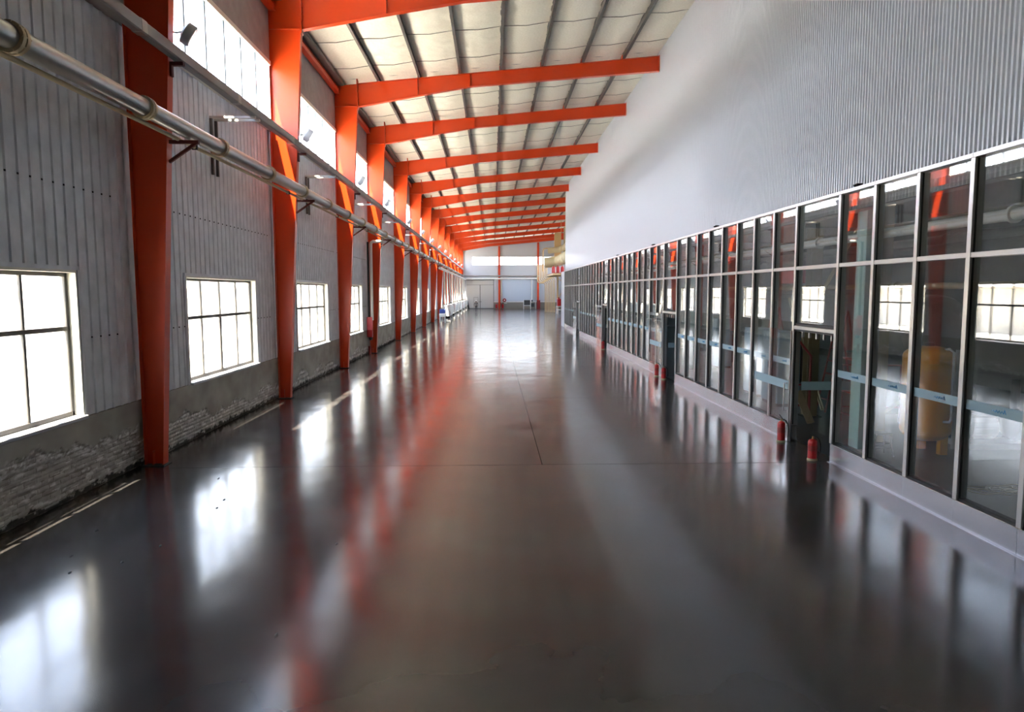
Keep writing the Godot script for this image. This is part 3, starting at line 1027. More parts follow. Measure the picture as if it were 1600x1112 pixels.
func build_outside() -> void:
	var b := MB.new()
	b.box(Vector3(-140, -0.6, 60), Vector3(-6.63, -0.1, -220))
	var o := part(b, "ground_outside", "ground", self)
	o.set_meta("kind", "structure"); o.set_meta("label", "pale concrete yard outside the left windows"); o.set_meta("category", "ground")
	b = MB.new()
	b.box(Vector3(-140, -0.6, END - 0.3), Vector3(120, -0.1, -220))
	o = part(b, "ground_behind", "ground", self)
	o.set_meta("kind", "structure"); o.set_meta("label", "pale ground beyond the end wall"); o.set_meta("category", "ground")
	var t := thing("neighbour_building", "pale building across the yard seen through the left windows", "building", Vector3.ZERO)
	b = MB.new()
	b.box(Vector3(-26, -0.1, 20), Vector3(-34, 3.4, -150))
	part(b, "wall", "outside_wall", t)
	b = MB.new()
	b.plate([Vector2(-35, 3.4), Vector2(-25.3, 3.4), Vector2(-30, 4.6)], 20.5, -150.5)
	part(b, "roof", "outside_roof", t)

# ---------------------------------------------------------------- pipes along the left wall
func build_services_left() -> void:
	var p := thing("main_pipe", "big silver pipe with flanged couplings running along the left wall", "pipe")
	var b := MB.new()
	b.tube(Vector3(-5.27, 5.885, NEAR - 0.2), Vector3(-5.27, 5.885, END + 1.15), 0.135, 24)
	part(b, "pipe", "pipe_steel", p)
	var ring := MB.new()
	ring.lathe([Vector2(0.136, -0.07), Vector2(0.175, -0.065), Vector2(0.175, -0.012), Vector2(0.150, -0.010), Vector2(0.150, 0.010), Vector2(0.175, 0.012), Vector2(0.175, 0.065), Vector2(0.136, 0.07)], 24, Transform3D(Basis(Vector3.RIGHT, PI / 2), Vector3.ZERO))
	for j in 10:
		var a := TAU * j / 10
		ring.tube(Vector3(cos(a) * 0.163, sin(a) * 0.163, 0.08), Vector3(cos(a) * 0.163, sin(a) * 0.163, -0.08), 0.011, 6)
	var rm := ring.mesh(M["coupling"])
	var z := 0.7
	while z > END + 2.0:
		put(rm, "coupling", p, Vector3(-5.27, 5.885, z))
		z -= 2.92
	p = thing("thin_pipe", "thin pale pipe running beneath the big silver pipe on the left wall", "pipe")
	b = MB.new()
	b.tube(Vector3(-5.45, 5.745, NEAR - 0.2), Vector3(-5.45, 5.745, END + 0.9), 0.034, 12)
	part(b, "pipe", "coupling", p)
	b = MB.new()
	z = -1.5
	while z > END + 2.0:
		b.box(Vector3(-5.50, 5.70, z - 0.015), Vector3(-5.40, 5.79, z + 0.015))
		z -= 5.84
	part(b, "clips", "dark_steel", p)
	var t := thing("cable_trunking", "grey cable trunking running along the columns below the high windows", "trunking")
	z = NEAR - 0.2
	var k := 0
	while z > END + 3.0:
		var z1 := maxf(z - 4.0, END + 0.6)
		b = MB.new()
		b.cbox(Vector3(-5.47, 7.05, z), Vector3(-5.31, 7.25, z1 + 0.012), 0.02)
		part(b, "trunking_length", "tray", t)
		b = MB.new()
		b.cbox(Vector3(-5.478, 7.043, z1 + 0.10), Vector3(-5.302, 7.257, z1 - 0.10), 0.02)
		part(b, "joint_sleeve", "pipe_steel", t)
		z = z1
		k += 1
	# paired arms holding the trunking off the wall, one set a bay
	for j in range(1, COLZ.size() - 1):
		var zm: float = lerpf(COLZ[j], COLZ[j + 1], 0.5)
		var s := thing("trunking_support", "pair of pale steel arms between the %s and %s columns, wall to trunking" % [ORD[j], ORD[j + 1]], "bracket", Vector3.ZERO, "trunking supports")
		for e in [-0.14, 0.14]:
			b = MB.new()
			b.box(Vector3(-6.345, 6.99, zm + e - 0.03), Vector3(-5.32, 7.04, zm + e + 0.03))
			part(b, "arm", "pale_steel", s)
			b = MB.new()
			b.box(Vector3(-6.345, 5.75, zm + e - 0.03), Vector3(-6.29, 6.99, zm + e + 0.03))
			part(b, "wall_leg", "purlin", s)
	# floodlights on the columns
	for j in range(1, COLZ.size()):
		var zc: float = COLZ[j] - 0.32
		var fx := flange_x(7.6)
		var l := thing("flood_light", "white drum floodlight on the %s orange column from the camera" % ORD[j], "lamp", Vector3.ZERO, "column floodlights")
		var dir := Vector3(0.80, -0.50, -0.35).normalized()
		var x := Transform3D(Basis(Quaternion(Vector3.UP, dir)), Vector3(fx + 0.20, 7.58, zc))
		b = MB.new()
		b.lathe([Vector2(0.0, -0.09), Vector2(0.15, -0.09), Vector2(0.19, -0.06), Vector2(0.19, 0.07), Vector2(0.17, 0.085)], 20, x)
		part(b, "housing", "lamp_white", l)
		b = MB.new()
		b.lathe([Vector2(0.17, 0.080), Vector2(0.0, 0.080)], 20, x)
		part(b, "lens", "lamp_glass", l)
		b = MB.new()
		b.sweep([Vector3(fx + 0.02, 7.56, COLZ[j] - 0.15), Vector3(fx + 0.06, 7.56, COLZ[j] - 0.18), x.origin - dir * 0.08], 0.018, 8)
		part(b, "arm", "lamp_white", l)
	# drop with a red end by the fourth big column
	var dp := thing("drop_pipe", "paired vertical pipes with a red lower box beside an orange column", "pipe")
	b = MB.new()
	b.tube(Vector3(-6.16, 1.8, -34.75), Vector3(-6.16, 5.55, -34.75), 0.055, 12)
	part(b, "dark_pipe", "dark_steel", dp)
	b = MB.new()
	b.sweep([Vector3(-6.01, 1.7, -34.75), Vector3(-6.01, 5.42, -34.75), Vector3(-5.98, 5.52, -34.75), Vector3(-5.9, 5.57, -34.75), Vector3(-5.4, 5.57, -34.75)], 0.075, 14)
	part(b, "pale_pipe", "pale_steel", dp)
	b = MB.new()
	b.cbox(Vector3(-6.26, 1.22, -34.62), Vector3(-6.0, 1.86, -34.88), 0.02)
	part(b, "upper_box", "pink_red", dp)
	b = MB.new()
	b.cbox(Vector3(-6.26, 0.86, -34.62), Vector3(-6.0, 1.22, -34.88), 0.02)
	part(b, "lower_box", "red", dp)
	b = MB.new()
	b.lathe([Vector2(0.0, 0.70), Vector2(0.07, 0.72), Vector2(0.10, 0.80), Vector2(0.09, 0.87)], 14, Transform3D(Basis.IDENTITY, Vector3(-6.1, 0, -34.75)))
	part(b, "valve", "dark_steel", dp)
	b = MB.new()
	b.tube(Vector3(-6.16, 0.0, -34.75), Vector3(-6.16, 0.42, -34.75), 0.07, 12)
	part(b, "floor_stub", "dull_red", dp)
	# painted bay mark
	var txt := TextMesh.new()
	txt.text = "A1"
	var sf := SystemFont.new()
	sf.font_names = PackedStringArray(["Droid Sans"])
	txt.font = sf
	txt.font_size = 64
	txt.pixel_size = 0.0125
	txt.depth = 0.004
	txt.material = M["white"]
	var to := put(txt, "bay_mark", self, Vector3(-6.338, 4.95, -40.35))
	to.rotation.y = PI / 2
	tag(to, "white painted A1 lettering on the corrugated left wall", "lettering")

# ---------------------------------------------------------------- fire extinguishers
func build_extinguishers() -> void:
	var spots := [
		[5.86, -12.41, 0.40, 0.082, "red fire extinguisher with a hanging black hose in front of the nearest glass doorway"],
		[5.93, -13.97, 0.44, 0.078, "red fire extinguisher with a tall black valve at the left jamb of the nearest doorway"],
		[6.02, -24.25, 0.42, 0.082, "right one of two red fire extinguishers at the second glass doorway"],
		[5.97, -25.10, 0.46, 0.078, "left one of two red fire extinguishers at the second glass doorway"],
		[5.87, -36.92, 0.46, 0.082, "lone red fire extinguisher by the third glass doorway, farthest from the camera"],
	]
	for k in spots.size():
		var s: Array = spots[k]
		var o := thing("fire_extinguisher", s[4], "extinguisher", Vector3(s[0], 0, s[1]), "fire extinguishers by the glazing")
		var h: float = s[2]
		var r: float = s[3]
		var b := MB.new()
		b.lathe([Vector2(0, 0.03), Vector2(r * 0.9, 0.03), Vector2(r, 0.05), Vector2(r, h * 0.84), Vector2(r * 0.92, h * 0.91), Vector2(r * 0.7, h * 0.96), Vector2(r * 0.3, h * 0.99), Vector2(r * 0.28, h)], 24)
		part(b, "cylinder", "red", o)
		b = MB.new()
		b.lathe([Vector2(0, 0), Vector2(r * 1.12, 0), Vector2(r * 1.12, 0.03), Vector2(r * 0.95, 0.04), Vector2(0, 0.04)], 24)
		part(b, "foot_ring", "wood", o)
		b = MB.new()
		b.tube(Vector3(0, h, 0), Vector3(0, h + 0.045, 0), 0.016, 10)
		part(b, "valve", "brass", o)
		if k != 0:
			b = MB.new()
			b.bar(Vector3(0, h + 0.04, 0.02), Vector3(0, h + 0.055, -0.12), 0.022, 0.012)
			b.bar(Vector3(0, h + 0.06, 0.02), Vector3(0, h + 0.11, -0.12), 0.022, 0.012)
			part(b, "lever", "black", o)
		b = MB.new()
		var hp := []
		for j in 11:
			var t := j / 10.0
			hp.append(Vector3(0.03 + r * 1.55 * sin(t * PI * 0.62), h + 0.03 - (h - 0.06) * t * t, -0.02 * t))
		b.sweep(hp, 0.013, 8)
		part(b, "hose", "black", o)
		b = MB.new()
		b.lathe([Vector2(r * 1.005, h * 0.45), Vector2(r * 1.012, h * 0.46), Vector2(r * 1.012, h * 0.68), Vector2(r * 1.005, h * 0.69)], 24)
		part(b, "label_band", "dull_red", o)

# ---------------------------------------------------------------- plant room behind the glass
func solid(called: String, label: String, category: String, b: MB, material: String, group := "") -> MeshInstance3D:
	var o := part(b, called, material, self)
	o.name = numbered(called)
	tag(o, label, category, group)
	return o

func h_column(x: float, z: float, top: float, w: float, material: String, label: String, group: String) -> void:
	var o := thing("plant_column", label, "column", Vector3(x, 0, z), group)
	var b := MB.new()
	b.box(Vector3(-w / 2, 0.0, w / 2), Vector3(w / 2, top, w / 2 - 0.02))
	part(b, "front_flange", material, o)
	b = MB.new()
	b.box(Vector3(-w / 2, 0.0, -w / 2), Vector3(w / 2, top, -w / 2 + 0.02))
	part(b, "rear_flange", material, o)
	b = MB.new()
	b.box(Vector3(-0.01, 0.0, -w / 2 + 0.02), Vector3(0.01, top, w / 2 - 0.02))
	part(b, "web", material, o)
	b = MB.new()
	b.box(Vector3(-w * 0.8, 0.0, -w * 0.8), Vector3(w * 0.8, 0.02, w * 0.8))
	part(b, "base_plate", "dark_steel", o)

func build_plant_room() -> void:
	# pale green box column
	var o := thing("plant_column", "pale green steel column behind the glass beside the nearest doorway", "column", Vector3(7.2, 0, -13.25), "plant room columns")
	var b := MB.new()
	b.cbox(Vector3(-0.11, 0.02, -0.25), Vector3(0.11, 4.86, 0.11), 0.008)
	part(b, "shaft", "teal", o)
	b = MB.new()
	b.box(Vector3(-0.2, 0.0, -0.33), Vector3(0.2, 0.02, 0.2))
	part(b, "base_plate", "dark_steel", o)
	h_column(7.85, -13.9, 4.86, 0.26, "khaki", "khaki steel column behind the glass left of the yellow tank", "plant room columns")
	h_column(7.85, -16.9, 4.86, 0.28, "khaki", "khaki steel column seen through the nearest open doorway", "plant room columns")
	h_column(11.0, -12.6, 4.86, 0.34, "grey_column", "grey concrete-coloured column behind the glass at the right edge", "plant room columns")
	h_column(8.05, -27.5, 4.86, 0.30, "teal", "pale green column behind the glass past the second doorway", "plant room columns")
	h_column(8.05, -41.0, 4.86, 0.30, "grey_column", "grey column behind the glass past the third doorway", "plant room columns")
	# yellow receiver tank
	o = thing("yellow_tank", "yellow upright pressure tank on legs behind the glass", "tank", Vector3(8.32, 0, -13.0))
	b = MB.new()
	var prof := [Vector2(0.0, 0.22)]
	for k in 7: prof.append(Vector2(0.44 * sin(k * PI / 12.0), 0.44 - 0.22 * cos(k * PI / 12.0)))
	for k in 7: prof.append(Vector2(0.44 * cos(k * PI / 12.0), 1.86 + 0.20 * sin(k * PI / 12.0)))
	b.lathe(prof, 36)
	part(b, "shell", "yellow", o)
	for k in 3:
		var a := TAU * k / 3 + 0.9
		b = MB.new()
		b.box(Vector3(cos(a) * 0.31 - 0.07, 0.0, sin(a) * 0.31 - 0.06), Vector3(cos(a) * 0.31 + 0.07, 0.40, sin(a) * 0.31 + 0.06))
		part(b, "leg", "yellow", o)
	b = MB.new()
	b.sweep([Vector3(0.14, 1.98, 0.2), Vector3(0.16, 2.02, 0.36), Vector3(0.18, 1.96, 0.46), Vector3(0.18, 0.72, 0.48), Vector3(0.16, 0.66, 0.46), Vector3(0.06, 0.66, 0.42)], 0.025, 10)
	part(b, "side_pipe", "pale_steel", o)
	b = MB.new()
	b.lathe([Vector2(0.0, 2.04), Vector2(0.09, 2.04), Vector2(0.09, 2.12), Vector2(0.0, 2.12)], 16)
	part(b, "top_flange", "dark_steel", o)
	# motors and pump sets
	var pumps := [[9.75, -13.4, "dark blue-green pump set on a steel skid right of the yellow tank"], [11.6, -17.5, "dark blue-green pump set on a skid deep in the plant room"]]
	for q in pumps:
		o = thing("pump_set", q[2], "pump", Vector3(q[0], 0, q[1]), "pump sets in the plant room")
		b = MB.new()
		b.box(Vector3(-0.5, 0.0, -0.3), Vector3(1.0, 0.12, 0.3))
		part(b, "skid", "pale_steel", o)
		b = MB.new()
		b.lathe([Vector2(0, -0.3), Vector2(0.2, -0.3), Vector2(0.24, -0.26), Vector2(0.24, 0.26), Vector2(0.2, 0.3), Vector2(0, 0.3)], 20, Transform3D(Basis(Vector3.BACK, PI / 2), Vector3(-0.1, 0.40, 0)))
		part(b, "motor", "motor", o)
		b = MB.new()
		for k in 12:
			var a := TAU * k / 12
			b.bar(Vector3(-0.35, 0.40 + sin(a) * 0.25, cos(a) * 0.25), Vector3(0.15, 0.40 + sin(a) * 0.25, cos(a) * 0.25), 0.012, 0.012)
		part(b, "cooling_fins", "motor", o)
		b = MB.new()
		b.lathe([Vector2(0, -0.09), Vector2(0.3, -0.09), Vector2(0.34, 0.0), Vector2(0.3, 0.09), Vector2(0, 0.09)], 22, Transform3D(Basis(Vector3.BACK, PI / 2), Vector3(0.62, 0.45, 0)))
		part(b, "casing", "dark_steel", o)
		b = MB.new()
		b.tube(Vector3(0.62, 0.75, 0), Vector3(0.62, 1.35, 0), 0.08, 14)
		part(b, "outlet", "dark_steel", o)
	# valve column beside the tank
	b = MB.new()
	b.tube(Vector3(9.05, 0.0, -13.2), Vector3(9.05, 1.95, -13.2), 0.06, 12)
	for y in [0.7, 1.1, 1.5, 1.85]: b.lathe([Vector2(0, y - 0.05), Vector2(0.11, y - 0.05), Vector2(0.11, y + 0.05), Vector2(0, y + 0.05)], 14, Transform3D(Basis.IDENTITY, Vector3(9.05, 0, -13.2)))
	solid("valve_riser", "grey riser of flanged valves just right of the yellow tank", "pipe", b, "pale_steel")
	# stool
	o = thing("work_stool", "small dark steel stool with a pale seat at the foot of the khaki column", "stool", Vector3(7.3, 0, -12.75))
	b = MB.new()
	b.cbox(Vector3(-0.17, 0.40, -0.14), Vector3(0.17, 0.44, 0.14), 0.01)
	part(b, "seat", "dark_steel", o)
	for q in [[-1, -1], [1, -1], [-1, 1], [1, 1]]:
		b = MB.new()
		b.bar(Vector3(q[0] * 0.19, 0.0, q[1] * 0.16), Vector3(q[0] * 0.14, 0.40, q[1] * 0.11), 0.025, 0.025)
		part(b, "leg", "dark_steel", o)
	b = MB.new()
	for s in [-1, 1]: b.bar(Vector3(-0.17, 0.16, s * 0.14), Vector3(0.17, 0.16, s * 0.14), 0.018, 0.018)
	part(b, "stretcher", "dark_steel", o)
	# tangle of pale cable on the floor
	b = MB.new()
	var rng := RandomNumberGenerator.new()
	rng.seed = 77
	for k in 9:
		var pts := []
		var cx := 7.9 + rng.randf_range(-0.35, 0.35)
		var cz := -10.35 + rng.randf_range(-0.2, 0.2)
		var r1 := rng.randf_range(0.18, 0.42)
		var r2 := rng.randf_range(0.10, 0.24)
		var ph := rng.randf() * TAU
		for j in 20:
			var a := ph + j * 0.33
			pts.append(Vector3(cx + cos(a) * r1, 0.012 + 0.03 * (0.5 + 0.5 * sin(a * 2.3 + k)), cz + sin(a) * r2 + 0.02 * sin(a * 3.0)))
		b.sweep(pts, 0.007, 6)
	solid("cable_tangle", "tangle of pale cable lying on the plant room floor behind the right panes", "cable", b, "rope")
	# big horizontal vessels
	var vs := [[10.4, 2.15, -16.0, -24.5, 0.85, "dark horizontal tank on saddles seen through the nearest doorway"], [10.6, 2.0, -29.0, -37.0, 0.8, "dark horizontal tank on saddles past the second doorway"]]
	for q in vs:
		o = thing("horizontal_tank", q[5], "tank", Vector3.ZERO, "horizontal tanks in the plant room")
		b = MB.new()
		var half: float = (q[2] - q[3]) / 2.0
		var pr := []
		for k in 6: pr.append(Vector2(q[4] * sin(k * PI / 10.0), -half - 0.35 * cos(k * PI / 10.0)))
		for k in 6: pr.append(Vector2(q[4] * cos(k * PI / 10.0), half + 0.35 * sin(k * PI / 10.0)))
		b.lathe(pr, 28, Transform3D(Basis(Vector3.RIGHT, PI / 2), Vector3(q[0], q[1], (q[2] + q[3]) / 2.0)))
		part(b, "shell", "tank_dark", o)
		for z in [q[2] - 1.2, q[3] + 1.2]:
			b = MB.new()
			b.box(Vector3(q[0] - 0.6, 0.0, z - 0.12), Vector3(q[0] + 0.6, q[1] - q[4] * 0.72, z + 0.12))
			part(b, "saddle", "dark_steel", o)
	# red stair rails
	var rails := [[[Vector3(7.62, 0.0, -16.4), Vector3(7.62, 1.55, -16.4), Vector3(7.25, 2.0, -16.4)], "bent red handrail post just inside the nearest doorway"],
		[[Vector3(8.3, 0.0, -16.2), Vector3(8.3, 1.35, -16.2), Vector3(9.6, 1.35, -16.0), Vector3(9.6, 0.0, -16.0)], "red tubular guard rail behind the nearest doorway"],
		[[Vector3(7.9, 0.0, -14.6), Vector3(7.9, 1.5, -14.6), Vector3(7.9, 1.6, -14.9), Vector3(7.9, 1.6, -15.8), Vector3(7.9, 0.0, -15.8)], "red tubular guard rail behind the pale green column"]]
	for q in rails:
		o = thing("guard_rail", q[1], "rail", Vector3.ZERO, "red rails in the plant room")
		b = MB.new()
		b.sweep(q[0], 0.028, 10)
		part(b, "rail", "dull_red", o)
		b = MB.new()
		var a: Vector3 = q[0][0]
		var e: Vector3 = q[0][q[0].size() - 1]
		for y in [0.35, 0.85]: b.tube(Vector3(a.x, y, a.z), Vector3(e.x, y, e.z), 0.02, 8)
		part(b, "mid_rail", "dull_red", o)
	# red ladder stairs and cabinets further along
	for q in [[8.98, -17.6, "near"], [9.0, -21.9, "far"]]:
		o = thing("step_ladder", "%s red steel A-frame ladder standing behind the glass panes" % q[2], "ladder", Vector3(q[0], 0, q[1]), "red ladders in the plant room")
		for s in [-1, 1]:
			b = MB.new()
			b.bar(Vector3(-0.5, 0.0, s * 0.25), Vector3(0.0, 2.6, s * 0.22), 0.05, 0.03)
			b.bar(Vector3(0.5, 0.0, s * 0.25), Vector3(0.0, 2.6, s * 0.22), 0.05, 0.03)
			part(b, "side_rail", "dull_red", o)
		for k in 7:
			b = MB.new()
			var t := (k + 1) / 8.0
			b.bar(Vector3(-0.5 + 0.5 * t, 2.6 * t, -0.24), Vector3(-0.5 + 0.5 * t, 2.6 * t, 0.24), 0.05, 0.03)
			part(b, "rung", "dull_red", o)
	for k in 5:
		var z: float = [-18.8, -20.5, -28.2, -39.5, -34.0][k]
		o = thing("control_cabinet", "%s pale blue control cabinet from the camera behind the glass" % ORD[k], "cabinet", Vector3([7.9, 8.0, 9.3, 9.0, 8.0][k], 0, z), "pale blue cabinets in the plant room")
		b = MB.new()
		b.cbox(Vector3(-0.3, 0.08, -0.55), Vector3(0.3, 2.0, 0.55), 0.012)
		part(b, "body", "pale_blue", o)
		b = MB.new()
		b.box(Vector3(-0.28, 0.0, -0.53), Vector3(0.28, 0.08, 0.53))
		part(b, "plinth", "dark_steel", o)
		for s in [-1, 1]:
			b = MB.new()
			b.cbox(Vector3(-0.315, 0.14, s * 0.275 - 0.255), Vector3(-0.30, 1.94, s * 0.275 + 0.255), 0.004)
			var dr := part(b, "door", "pale_blue", o)
			b = MB.new()
			b.box(Vector3(-0.335, 1.0, s * 0.06 - 0.012), Vector3(-0.315, 1.18, s * 0.06 + 0.012))
			part(b, "handle", "black", dr)
	# diagonal braces, beams and overhead pipes
	var braces := [[Vector3(7.9, 2.3, -17.4), Vector3(8.5, 4.5, -16.2), "pale diagonal brace rising above the nearest doorway"], [Vector3(8.34, 0.1, -17.2), Vector3(8.34, 2.9, -19.4), "pale diagonal brace low behind the panes left of the doorway"], [Vector3(9.4, 1.2, -14.4), Vector3(8.3, 0.25, -14.9), "pale diagonal brace left of the yellow tank"]]
	for q in braces:
		b = MB.new()
		b.bar(q[0], q[1], 0.08, 0.05)
		b.bar(q[0] + Vector3(0, 0.03, 0.03), q[1] + Vector3(0, 0.03, 0.03), 0.012, 0.07)
		solid("diagonal_brace", q[2], "brace", b, "wood", "diagonal braces in the plant room")
	for k in 4:
		var y: float = [4.2, 3.85, 3.2, 4.2][k]
		var x: float = [7.55, 8.6, 9.4, 10.6][k]
		b = MB.new()
		b.tube(Vector3(x, y, NEAR - 0.3), Vector3(x, y, -58.0), [0.09, 0.14, 0.07, 0.2][k], 14)
		var z := -4.0
		while z > -57.0:
			b.lathe([Vector2(0, -0.03), Vector2([0.13, 0.19, 0.11, 0.25][k], -0.03), Vector2([0.13, 0.19, 0.11, 0.25][k], 0.03), Vector2(0, 0.03)], 14, Transform3D(Basis(Vector3.RIGHT, PI / 2), Vector3(x, y, z)))
			z -= 6.0
		solid("overhead_pipe", "%s dark overhead pipe from the glass in the plant room" % ORD[k], "pipe", b, ["pale_steel", "dark_steel", "khaki", "tank_dark"][k], "overhead pipes in the plant room")
	for k in 6:
		var z := -6.0 - 9.0 * k
		b = MB.new()
		b.bar(Vector3(XU, 4.6, z), Vector3(16.0, 4.6, z), 0.2, 0.3)
		solid("cross_beam", "%s dark cross beam from the camera under the plant room soffit" % ORD[k], "beam", b, "dark_steel", "plant room beams")
	b = MB.new()
	b.cbox(Vector3(8.0, 3.3, -18.2), Vector3(8.5, 3.75, -19.2), 0.02)
	b.tube(Vector3(8.25, 3.75, -18.7), Vector3(8.25, 4.86, -18.7), 0.03, 8)
	solid("hanging_box", "red box hanging high behind the panes left of the nearest doorway", "box", b, "red")
	b = MB.new()
	b.bar(Vector3(7.45, 0.0, -15.9), Vector3(7.15, 0.75, -16.0), 0.18, 0.02, Vector3(0, 0.3, 1))
	solid("leaning_board", "pale board leaning just inside the nearest doorway", "board", b, "wood")

# ---------------------------------------------------------------- far left row of machines
func build_far_left() -> void:
	var m := thing("manifold_pipe", "pale overhead manifold above the row of white machine cabinets", "pipe")
	var b := MB.new()
	b.sweep([Vector3(-5.0, 5.34, -66.0), Vector3(-5.0, 5.34, END + 1.0), Vector3(-4.8, 5.40, END + 0.7), Vector3(-4.5, 5.42, END + 0.6), Vector3(8.0, 5.42, END + 0.6)], 0.13, 14)
	part(b, "pipe", "white", m)
	b = MB.new()
	b.sweep([Vector3(-5.27, 5.885, END + 1.0), Vector3(-5.15, 5.9, END + 0.7), Vector3(-4.9, 5.92, END + 0.62), Vector3(8.4, 5.92, END + 0.62)], 0.13, 14)
	var o: Node3D = solid("end_wall_pipe", "grey pipe crossing the end wall above the big door", "pipe", b, "tray")
	for k in 6:
		var z := -73.5 - 8.7 * k
		o = thing("machine_cabinet", "%s white machine cabinet on legs from the camera in the far left row" % ORD[k], "machine", Vector3(-4.75, 0, z), "white machine cabinets")
		b = MB.new()
		b.plate([Vector2(-0.45, 0.62), Vector2(0.30, 0.62), Vector2(0.45, 0.85), Vector2(0.45, 1.62), Vector2(0.30, 1.75), Vector2(-0.45, 1.75)], 2.5, -2.5)
		part(b, "hood", "white", o)
		for q in [[-0.4, -2.4], [0.38, -2.4], [-0.4, 2.4], [0.38, 2.4], [-0.4, 0.0], [0.38, 0.0]]:
			b = MB.new()
			b.box(Vector3(q[0] - 0.035, 0, q[1] - 0.035), Vector3(q[0] + 0.035, 0.62, q[1] + 0.035))
			part(b, "leg", "white", o)
		b = MB.new()
		b.box(Vector3(-0.4, 0.25, -1.9), Vector3(0.3, 0.62, -0.3))
		part(b, "motor_bay", "black", o)
		b = MB.new()
		b.box(Vector3(-0.44, 0.10, 2.37), Vector3(0.42, 0.16, 2.43))
		b.box(Vector3(-0.44, 0.10, -2.43), Vector3(0.42, 0.16, -2.37))
		part(b, "foot_rail", "white", o)
		for s in [-2.2, 2.2]:
			b = MB.new()
			b.tube(Vector3(-0.1, 1.75, s), Vector3(-0.2, 5.20, s), 0.085, 12)
			part(b, "riser", "pale_steel", o)
			b = MB.new()
			b.lathe([Vector2(0.1, 1.9), Vector2(0.17, 1.75)], 12, Transform3D(Basis.IDENTITY, Vector3(-0.1, 0, s)))
			part(b, "collar", "black", o)
	o = thing("blue_bin", "blue bin on a white stand at the near end of the white machine row", "bin", Vector3(-5.05, 0, -69.6))
	b = MB.new()
	b.cbox(Vector3(-0.28, 0.95, -0.35), Vector3(0.28, 1.38, 0.35), 0.04)
	part(b, "bin", "blue", o)
	b = MB.new()
	b.cbox(Vector3(-0.30, 0.62, -0.4), Vector3(0.30, 0.95, 0.4), 0.03)
	part(b, "tray", "white", o)
	for q in [[-0.25, -0.35], [0.25, -0.35], [-0.25, 0.35], [0.25, 0.35]]:
		b = MB.new()
		b.box(Vector3(q[0] - 0.035, 0, q[1] - 0.035), Vector3(q[0] + 0.035, 0.62, q[1] + 0.035))
		part(b, "leg", "white", o)
	b = MB.new()
	b.plate([Vector2(-4.5, 0.02), Vector2(-4.05, 0.02), Vector2(-4.2, 0.9), Vector2(-4.32, 1.6), Vector2(-4.5, 1.62)], -120.6, -121.0)
	solid("black_cover", "black cover hanging at the far end of the white machine row", "cover", b, "black")

